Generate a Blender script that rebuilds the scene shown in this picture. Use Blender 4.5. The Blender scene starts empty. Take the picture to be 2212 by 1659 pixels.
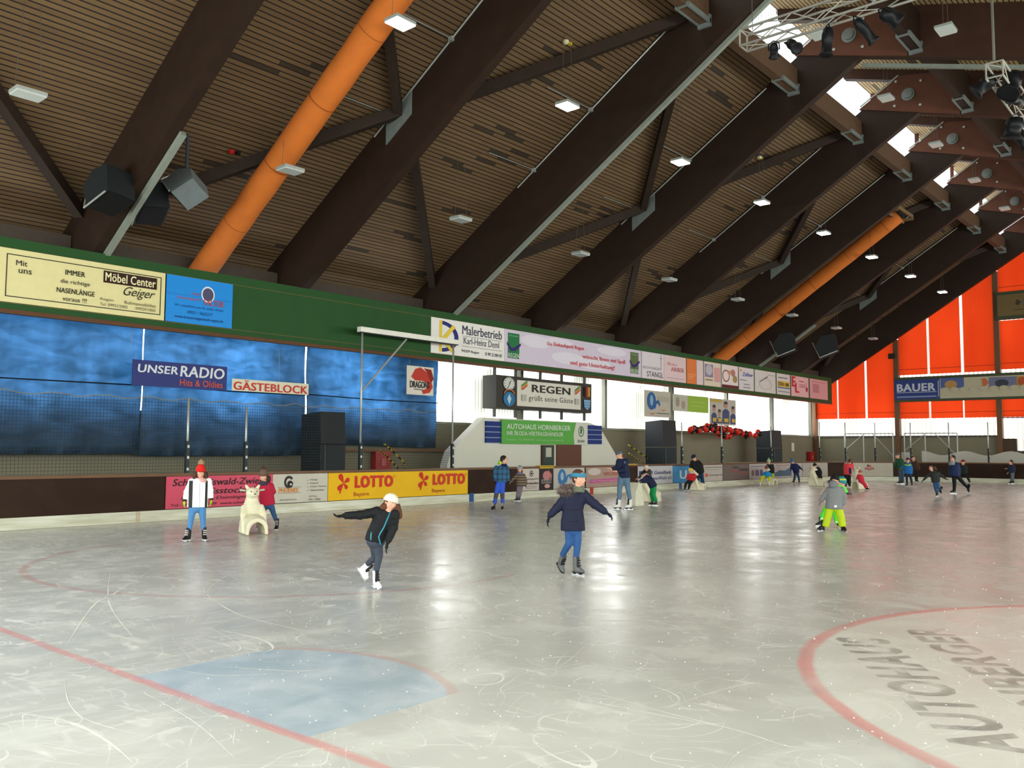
import bpy, math, random
import numpy as np
from mathutils import Vector, Matrix
random.seed(7)
C = bpy.context.scene.collection
SC = bpy.context.scene
PI = math.pi
ORD = ['first', 'second', 'third', 'fourth', 'fifth', 'sixth', 'seventh', 'eighth', 'ninth', 'tenth', 'eleventh']
# ---------------------------------------------------------------- camera
FPX, YAW, PITCH, ROLL, EYE = 1896.56, math.radians(40.6033), math.radians(4.2079), math.radians(0.3087), 1.85
W_, H_ = 2212.0, 1659.0
def cam_axes():
    cy, sy, cp, sp = math.cos(YAW), math.sin(YAW), math.cos(PITCH), math.sin(PITCH)
    f = Vector((cy*cp, sy*cp, sp)); r = Vector((sy, -cy, 0)); u = r.cross(f)
    cr, sr = math.cos(ROLL), math.sin(ROLL)
    return cr*r+sr*u, -sr*r+cr*u, f
CR, CU, CF = cam_axes()
EYEP = Vector((0, 0, EYE))
cam = bpy.data.objects.new('camera', bpy.data.cameras.new('camera'))
C.objects.link(cam)
cam.matrix_world = Matrix(((CR.x, CU.x, -CF.x, 0), (CR.y, CU.y, -CF.y, 0), (CR.z, CU.z, -CF.z, EYE), (0, 0, 0, 1)))
cam.data.sensor_width = 36; cam.data.lens = FPX/W_*36; cam.data.clip_start = .05; cam.data.clip_end = 300
SC.camera = cam
def ray(x, y):
    return CR*((x-W_/2)/FPX) - CU*((y-H_/2)/FPX) + CF
def at(x, y, ax, val):
    d = ray(x, y); return EYEP + d*((val-EYEP[ax])/d[ax])
# ---------------------------------------------------------------- world and exposure
wd = bpy.data.worlds.new('overcast_sky'); SC.world = wd; wd.use_nodes = True
wd.node_tree.nodes['Background'].inputs[0].default_value = (.80, .88, 1, 1)
wd.node_tree.nodes['Background'].inputs[1].default_value = 1.0
SC.view_settings.view_transform = 'Standard'; SC.view_settings.look = 'None'
SC.view_settings.gamma = 1; SC.view_settings.use_curve_mapping = False
SC.view_settings.exposure = 0.9
P_LEFT, P_END, P_SKY, P_RIGHT, P_NEAR, P_LAMP = 0.85, 0.9, 1.2, 7.4, 11.5, 7.0   # radiance of the daylit panels and the lamps
# ---------------------------------------------------------------- materials
def lin(c):
    if isinstance(c, str): c = [int(c[i:i+2], 16)/255 for i in (0, 2, 4)]
    return tuple(v/12.92 if v <= .04045 else ((v+.055)/1.055)**2.4 for v in c)+(1,)
MATS = {}
def M(col, rough=.6, metal=0, noise=.12, scale=6, bump=0, key=None, spec=.25):
    k = key or (str(col), rough, metal, noise, scale, bump, spec)
    if k in MATS: return MATS[k]
    m = bpy.data.materials.new('paint_'+str(col)); m.use_nodes = True; nt = m.node_tree
    b = nt.nodes['Principled BSDF']; b.inputs['Roughness'].default_value = rough; b.inputs['Metallic'].default_value = metal
    b.inputs['Specular IOR Level'].default_value = spec
    tc = nt.nodes.new('ShaderNodeTexCoord'); n = nt.nodes.new('ShaderNodeTexNoise'); n.inputs['Scale'].default_value = scale
    n.inputs['Detail'].default_value = 4
    nt.links.new(tc.outputs['Object'], n.inputs['Vector'])
    mx = nt.nodes.new('ShaderNodeMix'); mx.data_type = 'RGBA'
    c = lin(col); mx.inputs[6].default_value = tuple(v*(1-noise*1.6) for v in c[:3])+(1,)
    mx.inputs[7].default_value = tuple(min(1, v*(1+noise)) for v in c[:3])+(1,)
    nt.links.new(n.outputs['Fac'], mx.inputs[0]); nt.links.new(mx.outputs[2], b.inputs['Base Color'])
    if bump:
        bp = nt.nodes.new('ShaderNodeBump'); bp.inputs['Strength'].default_value = bump; bp.inputs['Distance'].default_value = .02
        nt.links.new(n.outputs['Fac'], bp.inputs['Height']); nt.links.new(bp.outputs[0], b.inputs['Normal'])
    MATS[k] = m; return m
class NT:
    """small helper to wire math nodes"""
    def __init__(s, name):
        s.m = bpy.data.materials.new(name); s.m.use_nodes = True; s.t = s.m.node_tree
        s.b = s.t.nodes['Principled BSDF']; s.out = s.t.nodes['Material Output']
        s.tc = s.t.nodes.new('ShaderNodeTexCoord')
        sp = s.t.nodes.new('ShaderNodeSeparateXYZ'); s.t.links.new(s.tc.outputs['Object'], sp.inputs[0])
        s.x, s.y, s.z = sp.outputs
    def put(s, sock, v):
        if hasattr(v, 'is_output') or hasattr(v, 'node'): s.t.links.new(v, sock)
        else: sock.default_value = v
    def f(s, op, a, b=0, c=None, clamp=False):
        n = s.t.nodes.new('ShaderNodeMath'); n.operation = op; n.use_clamp = clamp
        s.put(n.inputs[0], a); s.put(n.inputs[1], b)
        if c is not None: s.put(n.inputs[2], c)
        return n.outputs[0]
    def vec(s, x, y, z=0):
        n = s.t.nodes.new('ShaderNodeCombineXYZ'); s.put(n.inputs[0], x); s.put(n.inputs[1], y); s.put(n.inputs[2], z); return n.outputs[0]
    def noise(s, scale, detail=3, vec=None, dist=0, rough=.5):
        n = s.t.nodes.new('ShaderNodeTexNoise'); n.inputs['Scale'].default_value = scale; n.inputs['Detail'].default_value = detail
        n.inputs['Distortion'].default_value = dist; n.inputs['Roughness'].default_value = rough
        s.t.links.new(vec if vec is not None else s.tc.outputs['Object'], n.inputs['Vector']); return n.outputs['Fac']
    def white(s, vec):
        n = s.t.nodes.new('ShaderNodeTexWhiteNoise'); n.noise_dimensions = '3D'; s.t.links.new(vec, n.inputs['Vector']); return n.outputs['Value']
    def ramp(s, v, a, b):
        n = s.t.nodes.new('ShaderNodeMapRange'); n.clamp = True; s.put(n.inputs[0], v); n.inputs[1].default_value = a; n.inputs[2].default_value = b; return n.outputs[0]
    def mix(s, fac, a, b):
        n = s.t.nodes.new('ShaderNodeMix'); n.data_type = 'RGBA'; s.put(n.inputs[0], fac); s.put(n.inputs[6], a); s.put(n.inputs[7], b); return n.outputs[2]
    def bump(s, h, st=.3, d=.02):
        n = s.t.nodes.new('ShaderNodeBump'); n.inputs['Strength'].default_value = st; n.inputs['Distance'].default_value = d
        s.t.links.new(h, n.inputs['Height']); s.t.links.new(n.outputs[0], s.b.inputs['Normal'])
    def base(s, c, rough=.6):
        s.put(s.b.inputs['Base Color'], c); s.put(s.b.inputs['Roughness'], rough)
def deck_mat(name, pitch, c1, c2):
    g = NT(name); q = g.f('DIVIDE', g.y, pitch); row = g.f('FLOOR', q); fr = g.f('FRACT', q)
    gap = g.f('LESS_THAN', fr, .24)
    seg = g.f('FLOOR', g.f('ADD', g.f('DIVIDE', g.x, 2.6), g.f('MULTIPLY', g.white(g.vec(row, 3, 1)), 9)))
    wn = g.white(g.vec(row, seg, 5))
    grain = g.noise(3, 4, g.vec(g.f('MULTIPLY', g.x, .6), g.f('MULTIPLY', g.y, 6), 0))
    col = g.mix(g.f('ADD', g.f('MULTIPLY', wn, .55), g.f('MULTIPLY', grain, .45)), lin(c1), lin(c2))
    seg2 = g.f('FLOOR', g.f('DIVIDE', g.f('ADD', g.x, g.f('MULTIPLY', row, .37)), .9))
    clus = g.noise(.55, 2, g.vec(g.f('MULTIPLY', seg2, .5), g.f('MULTIPLY', row, pitch*1.3), 0))
    miss = g.f('MULTIPLY', g.f('GREATER_THAN', g.white(g.vec(row, seg2, 9)), .72), g.f('GREATER_THAN', clus, .60))
    dark = g.f('MAXIMUM', gap, g.f('MULTIPLY', miss, .8))
    g.base(g.mix(dark, col, lin('1c130c')), .75); g.bump(g.f('SUBTRACT', 1, gap), .5, .03)
    return g.m
def panel_mat(name, strength, axis, pitch=.18, c1='fdfffb', c2='e6eadc', amp=.35, hot=.5):
    """daylit corrugated translucent sheet"""
    g = NT(name); a = (g.x, g.y)[axis]
    s = g.f('ADD', g.f('MULTIPLY', g.f('SINE', g.f('MULTIPLY', a, 2*PI/pitch)), .5), .5)
    n = g.noise(.35, 2, g.vec(a, g.f('MULTIPLY', g.z, .5), 0))
    sheet = g.white(g.vec(g.f('FLOOR', g.f('DIVIDE', a, 1.04)), 2, 0))
    k = g.f('ADD', g.f('MULTIPLY', s, amp), g.f('ADD', g.f('MULTIPLY', g.ramp(n, .42, .68), hot), g.f('MULTIPLY', sheet, .18)))  # hot: noise blobs of stronger emission, painted in for sunlit patches
    g.base(lin(c2), .4)
    g.put(g.b.inputs['Emission Color'], g.mix(g.f('MULTIPLY', k, .9, clamp=True), lin(c2), lin(c1)))
    g.put(g.b.inputs['Emission Strength'], g.f('MULTIPLY', g.f('ADD', k, .30), strength))
    g.bump(s, .4, .03); return g.m
def ice_mat():
    g = NT('skated_ice')
    big = g.noise(.22, 4); mid = g.noise(1.3, 5, dist=.6); fine = g.noise(9, 4)
    col = g.mix(g.ramp(big, .35, .65), lin('bfc0bc'), lin('d4d5d1'))
    col = g.mix(g.f('MULTIPLY', g.ramp(mid, .5, .72), .5), col, lin('e8eae6'))
    # curved skate scratches: thin level lines of distorted noise
    sc = None
    for s_, dx, w in ((.33, .9, .003), (.5, .5, .0035), (.8, .3, .004)):
        n = g.noise(s_, 1, g.vec(g.f('ADD', g.x, 31*s_), g.f('MULTIPLY', g.y, 1.0), 3.1*dx), dist=dx)
        for lv in (.38, .45, .5, .56, .63):
            l = g.f('LESS_THAN', g.f('ABSOLUTE', g.f('SUBTRACT', n, lv)), w*.3)
            sc = l if sc is None else g.f('MAXIMUM', sc, l)
    brk = g.ramp(g.noise(2.2, 3), .42, .62)
    col = g.mix(g.f('MULTIPLY', sc, g.f('MULTIPLY', brk, .75)), col, lin('fafaf8'))
    frost = g.f('MULTIPLY', g.ramp(g.noise(5, 5, g.vec(g.f('MULTIPLY', g.x, 1), g.f('MULTIPLY', g.y, .35), 0), dist=1.2), .58, .74), g.ramp(g.noise(.4, 3), .42, .6))
    col = g.mix(g.f('MULTIPLY', frost, .75), col, lin('f6f6f4'))
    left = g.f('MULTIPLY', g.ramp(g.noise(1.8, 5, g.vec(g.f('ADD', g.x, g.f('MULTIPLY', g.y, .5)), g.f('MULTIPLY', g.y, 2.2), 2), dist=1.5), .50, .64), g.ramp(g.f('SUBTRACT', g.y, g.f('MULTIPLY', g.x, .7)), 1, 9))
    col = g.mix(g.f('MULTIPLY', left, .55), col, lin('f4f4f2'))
    # markings in the ice
    def dist(cx, cy):
        return g.f('SQRT', g.f('ADD', g.f('POWER', g.f('SUBTRACT', g.x, cx), 2), g.f('POWER', g.f('SUBTRACT', g.y, cy), 2)))
    wob = g.f('MULTIPLY', g.f('SUBTRACT', g.noise(3, 3), .5), .05)
    fade = g.f('ADD', g.f('MULTIPLY', g.ramp(g.noise(1.1, 3), .3, .7), .45), .55)
    d = g.f('ADD', dist(RC[0], RC[1]), wob)
    inside = g.ramp(g.f('SUBTRACT', RC[2], d), -.02, .04)
    col = g.mix(g.f('MULTIPLY', inside, .6), col, lin('eeeee8'))
    ring = g.ramp(g.f('SUBTRACT', .065, g.f('ABSOLUTE', g.f('SUBTRACT', d, RC[2]))), -.02, .02)
    col = g.mix(g.f('MULTIPLY', g.f('MULTIPLY', ring, fade), .75), col, lin('e4918f'))
    d2 = g.f('ADD', dist(RL[0], RL[1]), wob)
    ring2 = g.f('MULTIPLY', g.ramp(g.f('SUBTRACT', .06, g.f('ABSOLUTE', g.f('SUBTRACT', d2, RL[2]))), -.02, .02), g.f('LESS_THAN', g.x, RL[0]+.8))
    col = g.mix(g.f('MULTIPLY', g.f('MULTIPLY', ring2, fade), .5), col, lin('cc8f8c'))
    # crease and goal line
    dc = g.f('ADD', dist(GL+.05, CY), wob)
    past = g.f('GREATER_THAN', g.x, GL)
    box = g.f('LESS_THAN', g.f('ABSOLUTE', g.f('SUBTRACT', g.y, CY)), 1.14)
    cre = g.f('MULTIPLY', g.f('MULTIPLY', g.ramp(g.f("SUBTRACT", 1.70, dc), -.02, .02), past), box)
    blue = g.mix(g.ramp(g.noise(1.6, 4, dist=.5), .4, .7), lin('a9bccb'), lin('cdd8e2'))
    col = g.mix(g.f('MULTIPLY', cre, .9), col, blue)
    edge = g.f('MULTIPLY', g.f('MULTIPLY', g.ramp(g.f('SUBTRACT', .05, g.f('ABSOLUTE', g.f('SUBTRACT', dc, 1.74))), -.01, .02), past), box)
    col = g.mix(g.f('MULTIPLY', edge, .45), col, lin('c9a09f'))
    ln = g.ramp(g.f('SUBTRACT', .045, g.f('ABSOLUTE', g.f('ADD', g.f('SUBTRACT', g.x, GL), wob))), -.015, .015)
    col = g.mix(g.f('MULTIPLY', g.f('MULTIPLY', ln, fade), .7), col, lin('e08c8a'))
    g.base(col, g.f('ADD', g.f('MULTIPLY', g.ramp(mid, .3, .75), .16), g.f('ADD', .18, g.f('MULTIPLY', frost, .2))))
    g.b.inputs['Specular IOR Level'].default_value = .36; g.b.inputs['IOR'].default_value = 1.33
    g.bump(g.f('ADD', g.f('MULTIPLY', g.noise(1.0, 2), 1.0), g.f('MULTIPLY', fine, .12)), .07, .05)
    return g.m
# ---------------------------------------------------------------- mesh building
class MB:
    def __init__(s): s.v = []; s.f = []
    def add(s, vs, fs):
        o = len(s.v); s.v += [Vector(v) for v in vs]; s.f += [tuple(i+o for i in f) for f in fs]; return s
    def box(s, c, d, rot=None):
        x, y, z = (k/2 for k in d); vs = [Vector((a*x, b*y, e*z)) for a in (-1, 1) for b in (-1, 1) for e in (-1, 1)]
        if rot is not None: vs = [rot @ v for v in vs]
        return s.add([v+Vector(c) for v in vs], [(0, 1, 3, 2), (4, 6, 7, 5), (0, 4, 5, 1), (2, 3, 7, 6), (0, 2, 6, 4), (1, 5, 7, 3)])
    def box2(s, a, b):
        return s.box([(a[i]+b[i])/2 for i in range(3)], [abs(b[i]-a[i]) for i in range(3)])
    def beam(s, a, b, w, h, up=(0, 0, 1)):
        a, b = Vector(a), Vector(b); d = (b-a); L = d.length; d.normalize(); u = Vector(up)
        r = d.cross(u); r = r.normalized() if r.length > 1e-5 else Vector((1, 0, 0)); u = r.cross(d)
        return s.box((a+b)/2, (L, w, h), Matrix((d, r, u)).transposed())
    def loft(s, rings, cap=True):
        n = len(rings[0]); vs = [p for r in rings for p in r]; fs = []
        for i in range(len(rings)-1):
            for j in range(n): fs.append((i*n+j, i*n+(j+1) % n, (i+1)*n+(j+1) % n, (i+1)*n+j))
        if cap: fs += [tuple(reversed(range(n))), tuple(range((len(rings)-1)*n, len(rings)*n))]
        return s.add(vs, fs)
    def tube(s, path, r, seg=8, flat=1.0):
        P = [Vector(p) for p in path]; rs = r if isinstance(r, (list, tuple)) else [r]*len(P); rings = []
        ref = None
        for i, p in enumerate(P):
            d = (P[min(i+1, len(P)-1)]-P[max(i-1, 0)]).normalized()
            if ref is None: ref = Vector((0, 0, 1)) if abs(d.z) < .9 else Vector((1, 0, 0))
            a = d.cross(ref).normalized(); b = a.cross(d).normalized(); ref = b
            rings.append([p+a*(math.cos(t)*rs[i])+b*(math.sin(t)*rs[i]*flat) for t in [2*PI*k/seg for k in range(seg)]])
        return s.loft(rings)
    def ell(s, c, r, seg=14, rot=None, z0=-1, z1=1):
        c = Vector(c); r = r if isinstance(r, (list, tuple)) else (r, r, r); k = max(5, seg*2//3); rings = []
        for i in range(k+1):
            t = z0+(z1-z0)*i/k; th = math.asin(max(-1, min(1, -math.cos(PI*(i/k)) if z0 == -1 and z1 == 1 else t)))
            q = max(.02, math.cos(th)); zz = math.sin(th)
            ring = [Vector((r[0]*q*math.cos(2*PI*j/seg), r[1]*q*math.sin(2*PI*j/seg), r[2]*zz)) for j in range(seg)]
            rings.append([c+(rot @ v if rot is not None else v) for v in ring])
        return s.loft(rings)
    def lathe(s, prof, c=(0, 0, 0), rot=None, seg=16):
        c = Vector(c); rings = []
        for r, z in prof:
            ring = [Vector((max(r, .0005)*math.cos(2*PI*j/seg), max(r, .0005)*math.sin(2*PI*j/seg), z)) for j in range(seg)]
            rings.append([c+(rot @ v if rot is not None else v) for v in ring])
        return s.loft(rings)
    def prism(s, poly, ax, a, b):
        """poly given in the two other axes, extruded along ax from a to b"""
        def pt(p, t):
            return [(t, p[0], p[1]), (p[0], t, p[1]), (p[0], p[1], t)][ax]
        n = len(poly)
        vs = [pt(p, a) for p in poly]+[pt(p, b) for p in poly]
        fs = [tuple(range(n)), tuple(reversed(range(n, 2*n)))]+[(i, (i+1) % n, (i+1) % n+n, i+n) for i in range(n)]
        return s.add(vs, fs)
    def build(s, name, mat, parent=None, smooth=False, vox=0, sm=0, bevel=0):
        me = bpy.data.meshes.new(name); me.from_pydata([tuple(v) for v in s.v], [], s.f); me.update()
        import bmesh
        bm = bmesh.new(); bm.from_mesh(me); bmesh.ops.recalc_face_normals(bm, faces=bm.faces); bm.to_mesh(me); bm.free()
        me.materials.append(mat)
        if smooth:
            for p in me.polygons: p.use_smooth = True
        o = bpy.data.objects.new(name, me); C.objects.link(o)
        if parent is not None: o.parent = parent
        if vox:
            r = o.modifiers.new('r', 'REMESH'); r.mode = 'VOXEL'; r.voxel_size = vox; r.use_smooth_shade = True
        if sm:
            q = o.modifiers.new('s', 'SMOOTH'); q.iterations = sm; q.factor = .5
        if bevel:
            q = o.modifiers.new('b', 'BEVEL'); q.width = bevel; q.segments = 2; q.limit_method = 'ANGLE'
        return o
def tag(o, label=None, cat=None, group=None, kind=None):
    if label: o['label'] = label
    if cat: o['category'] = cat
    if group: o['group'] = group
    if kind: o['kind'] = kind
    return o
def empty(name, loc, label, cat, group=None, rz=0):
    o = bpy.data.objects.new(name, None); C.objects.link(o); o.location = loc; o.rotation_euler = (0, 0, rz)
    o.empty_display_size = .1
    return tag(o, label, cat, group)
def struct(o): o['kind'] = 'structure'; return o
def copy_tree(o, parent=None):
    c = o.copy(); C.objects.link(c); c.parent = parent
    for ch in [k for k in bpy.data.objects if k.parent == o]: copy_tree(ch, c)
    return c
# ---------------------------------------------------------------- lettering
ROTS = {'side': Matrix(((1, 0, 0), (0, 0, -1), (0, 1, 0))), 'end': Matrix(((0, 0, -1), (-1, 0, 0), (0, 1, 0)))}
def text_verts(s, bold=0, shear=0, spacing=1, outline=0):
    cu = bpy.data.curves.new('t', 'FONT'); cu.body = s; cu.size = 1; cu.offset = outline; cu.shear = shear; cu.space_character = spacing+bold*1.6
    cu.resolution_u = 3
    o = bpy.data.objects.new('t', cu); C.objects.link(o)
    bpy.context.view_layer.update()
    me = bpy.data.meshes.new_from_object(o.evaluated_get(bpy.context.evaluated_depsgraph_get()))
    V = [v.co.copy() for v in me.vertices]; F = [tuple(p.vertices) for p in me.polygons]
    bpy.data.objects.remove(o); bpy.data.curves.remove(cu); bpy.data.meshes.remove(me)
    x0 = min(v.x for v in V); x1 = max(v.x for v in V); y0 = min(v.y for v in V); y1 = max(v.y for v in V)
    if bold:      # thicker strokes: the same outlines set beside each other, each a hair in front of the last
        n = len(V); V0, F0 = V, F; V, F = [], []
        for i, (a, b) in enumerate(((0, 0), (.8, 0), (0, .8), (.8, .8), (1.6, .4))):
            V += [Vector((v.x+a*bold, v.y+b*bold, .0007*i)) for v in V0]; F += [tuple(k+i*n for k in f) for f in F0]
        x1 += 1.6*bold; y1 += .8*bold
    return [Vector(((v.x-x0)/max(x1-x0, 1e-6), (v.y-y0)/max(y1-y0, 1e-6), v.z)) for v in V], F
def flat_object(name, V, F, origin, rx, ry, mat, parent, lift=.006):
    n = rx.cross(ry).normalized()
    vs = [origin+rx*v.x+ry*v.y+n*(lift+v.z) for v in V]
    if parent is not None:
        pm = parent.matrix_world.inverted() if parent.parent is None else parent.matrix_world.inverted()
        vs = [v-parent.location for v in vs]
    me = bpy.data.meshes.new(name); me.from_pydata([tuple(v) for v in vs], [], F); me.update(); me.materials.append(mat)
    o = bpy.data.objects.new(name, me); C.objects.link(o)
    if parent is not None: o.parent = parent
    return o
class Face:
    """a flat face in the place: origin at its lower left, u to the reader's right, v up, both in metres"""
    def __init__(s, org, ux, vy, w, h, parent): s.o, s.u, s.v, s.w, s.h, s.p, s.c = Vector(org), Vector(ux), Vector(vy), w, h, parent, 0
    def up(s, l): s.c += 1; return l+s.c*.0009
    def text(s, t, x0, y0, x1, y1, col, bold=0, shear=0, sp=1, lift=.008):
        V, F = text_verts(t, bold, shear, sp)
        return flat_object('lettering', V, F, s.o+s.u*(x0*s.w)+s.v*(y0*s.h), s.u*((x1-x0)*s.w), s.v*((y1-y0)*s.h), M(col, .5, 0, .03), s.p, s.up(lift))
    def poly(s, pts, col, name='printed_mark', lift=.005, rough=.6, fan=False):
        V = [Vector((x, y, 0)) for x, y in pts]; F = [tuple(range(len(V)))]
        if fan or len(V) > 14:
            n = len(V); F = [(i, (i+1) % n, n) for i in range(n)]; V.append(sum(V, Vector())/n)
        return flat_object(name, V, F, s.o, s.u*s.w, s.v*s.h, M(col, rough, 0, .04), s.p, s.up(lift))
    def rect(s, x0, y0, x1, y1, col, name='printed_mark', lift=.005):
        return s.poly([(x0, y0), (x1, y0), (x1, y1), (x0, y1)], col, name, lift)
    def disc(s, cx, cy, rx, ry, col, name='printed_mark', lift=.006, n=24, rot=0, a0=0, a1=2*PI):
        c, q = math.cos(rot), math.sin(rot); asp = s.w/s.h; pts = []
        for k in range(n):
            t = a0+(a1-a0)*k/(n if a1-a0 > 6.2 else n-1); x, y = rx*math.cos(t), ry*math.sin(t)*1.0
            X, Y = x*s.w, y*s.h; X, Y = X*c-Y*q, X*q+Y*c
            pts.append((cx+X/s.w, cy+Y/s.h))
        return s.poly(pts, col, name, lift)
    def ring(s, cx, cy, rx, ry, th, col, name='printed_mark', lift=.006, n=28, a0=0, a1=2*PI):
        V = []; F = []
        for k in range(n+1):
            t = a0+(a1-a0)*k/n
            V += [Vector((cx+rx*math.cos(t), cy+ry*math.sin(t), 0)), Vector((cx+(rx-th)*math.cos(t), cy+(ry-th*ry/rx)*math.sin(t), 0))]
            if k: F.append((2*k-2, 2*k, 2*k+1, 2*k-1))
        return flat_object(name, V, F, s.o, s.u*s.w, s.v*s.h, M(col, .45, 0, .04), s.p, s.up(lift))
X_, Y_, Z_ = Vector((1, 0, 0)), Vector((0, 1, 0)), Vector((0, 0, 1))
def board_sign(name, label, cat, x0, x1, y, z0, z1, col, group=None, th=.03, mat=None):
    """a sign on the long side: thin box, front face at y, seen from the rink"""
    root = empty(name, (x0, y, z0), label, cat, group)
    MB().box2((0, 0, 0), (x1-x0, th, z1-z0)).build('panel', mat or M(col, .4, 0, .05), root)
    return root, Face((x0, y, z0), X_, Z_, x1-x0, z1-z0, root)
def end_sign(name, label, cat, y0, y1, x, z0, z1, col, group=None, th=.03, mat=None):
    root = empty(name, (x, y0, z0), label, cat, group)
    MB().box2((0, 0, 0), (th, y1-y0, z1-z0)).build('panel', mat or M(col, .4, 0, .05), root)
    return root, Face((x, y0, z0), -Y_, Z_, abs(y0-y1), z1-z0, root)
# ---------------------------------------------------------------- dimensions of the place (metres; x along the hall, y to the left wall)
RC = (9.215, -.708, 4.163); RL = (9.2, 12.6, 4.163); GL, CY = 3.5, 5.88
BY, BX, BR = 21.0, 57.0, 8.0            # boards
WY, EX = 23.9, 60.3                     # left wall, end wall
NX, RY = -4.5, -14.0                    # near wall, right wall
def Lb(y): return 14.55-.635*(y-9.4)
def Lt(y): return Lb(y)+1.93
def Rb(y): return 14.55+.30*(y-9.4)
def Rt(y): return 16.2+.30*(y-9.4)
FX = [9.8+6.22*k for k in range(-2, 9)]  # far faces of the frames
BT = .28
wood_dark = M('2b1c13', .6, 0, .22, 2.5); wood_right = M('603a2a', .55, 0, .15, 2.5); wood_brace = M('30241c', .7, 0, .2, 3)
steel = M('9aa09c', .4, .7, .1); steel_grey = M('7f8784', .5, .3, .15); galv = M('b4b8b4', .45, .5, .1); black = M('14161a', .5, 0, .2)
green = M('204a20', .65, 0, .1, 1.5); wall_paint = M('7c7764', .85, 0, .08, .8); white_paint = M('cccabe', .6, 0, .04, 1); white_trim = M('dfe3e6', .5)
# floor: ice and the walkway round it
def board_path():
    P = [(-.8+BR, BY)]
    P = []
    for k in range(13):
        a = PI-PI/2*k/12; P.append((-.8+BR+BR*math.cos(a), 13+BR*math.sin(a)))
    for k in range(13):
        a = PI/2-PI/2*k/12; P.append((BX-BR+BR*math.cos(a), 13+BR*math.sin(a)))
    for k in range(13):
        a = -PI/2*k/12; P.append((BX-BR+BR*math.cos(a), -1.2+BR*math.sin(a)))
    for k in range(13):
        a = -PI/2-PI/2*k/12; P.append((-.8+BR+BR*math.cos(a), -1.2+BR*math.sin(a)))
    return P
BP = board_path()
def offset(P, d):
    out = []; n = len(P)
    for i in range(n):
        a, b = Vector(P[i-1]), Vector(P[(i+1) % n]); t = (b-a).normalized(); out.append((P[i][0]-t.y*d, P[i][1]+t.x*d))
    return out
fl = struct(MB().add([(x, y, 0) for x, y in offset(BP, .02)], [tuple(range(len(BP)))]).build('floor', ice_mat()))
fl['label'] = 'grey white skated ice with a red circle, goal line and blue crease'
wk = struct(MB().box2((NX-.2, RY-.2, -.4), (EX+.2, WY+.2, -.03)).build('floor', M('6b6a60', .9)))
wk['label'] = 'concrete walkway floor around the rink'
# boards: closed ring around the ice, built straight and curved
def strip(name, mat, z0, z1, d0, d1, parent=None, pts=None, closed=True):
    a = offset(BP, d0) if pts is None else pts[0]; b = offset(BP, d1) if pts is None else pts[1]
    m = MB(); n = len(a)
    for i in range(n if closed else n-1):
        j = (i+1) % n
        m.add([(a[i][0], a[i][1], z0), (a[j][0], a[j][1], z0), (b[j][0], b[j][1], z0), (b[i][0], b[i][1], z0), (a[i][0], a[i][1], z1), (a[j][0], a[j][1], z1), (b[j][0], b[j][1], z1), (b[i][0], b[i][1], z1)],
              [(0, 1, 5, 4), (1, 2, 6, 5), (2, 3, 7, 6), (3, 0, 4, 7), (4, 5, 6, 7), (0, 3, 2, 1)])
    return m.build(name, mat, parent)
rink = empty('rink_boards', (0, 0, 0), 'dark brown rink boards with a wooden top rail and pale kick plate', 'rink boards')
g = NT('worn_brown_board'); n1 = g.ramp(g.noise(.9, 5, dist=.5), .4, .7)
g.base(g.mix(g.f('MULTIPLY', n1, .6), lin('2c1a12'), lin('3c2c20')), .6); g.b.inputs['Specular IOR Level'].default_value = .15
strip('board_panel', g.m, .27, 1.11, .16, .02, rink)
g = NT('kick_plate'); n1 = g.ramp(g.noise(1.5, 4, g.vec(g.f('MULTIPLY', g.x, .6), g.f('MULTIPLY', g.y, .6), g.f('MULTIPLY', g.z, 6))), .35, .65)
rust = g.f('MULTIPLY', g.f('GREATER_THAN', g.noise(1.1, 2, g.vec(g.x, g.y, 0)), .68), .5)
g.base(g.mix(rust, g.mix(n1, lin('b9b79f'), lin('d6d8c8')), lin('a8875e')), .4)
strip('kick_plate', g.m, 0, .27, .16, .0, rink)
strip('top_rail', M('6b4a30', .4, 0, .25, 2), 1.11, 1.18, .19, -.01, rink)
strip('snow_skirt', M('d0d0c4', .7), -.02, .004, .0, -.25, rink)
# walls
struct(MB().box2((NX, WY, -.05), (EX+.2, WY+.25, 2.83)).build('wall_left', wall_paint))
struct(MB().box2((NX, WY, 5.35), (EX+.2, WY+.25, 7.9)).build('wall_left', M('3a2c22', .8)))
struct(MB().box2((EX, RY, -.05), (EX+.25, 12.35, 1.85)).build('wall_far', wall_paint))
struct(MB().box2((EX, 12.35, -.05), (EX+.25, WY, 2.80)).build('wall_far', wall_paint))
struct(MB().box2((NX-.25, RY, -.05), (NX, WY, 2.8)).build('wall_near', wall_paint))
struct(MB().box2((NX, RY-.25, -.05), (EX+.2, RY, 2.0)).build('wall_right', wall_paint))
gp = [(RY, 5.6), (WY+.2, 5.6), (WY+.2, Lt(WY+.2)+.1), (9.4, 16.6), (RY, Rt(RY)+.1)]
struct(MB().prism(gp, 0, NX-.25, NX).build('wall_near', M('6b4a30', .8)))
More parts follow.
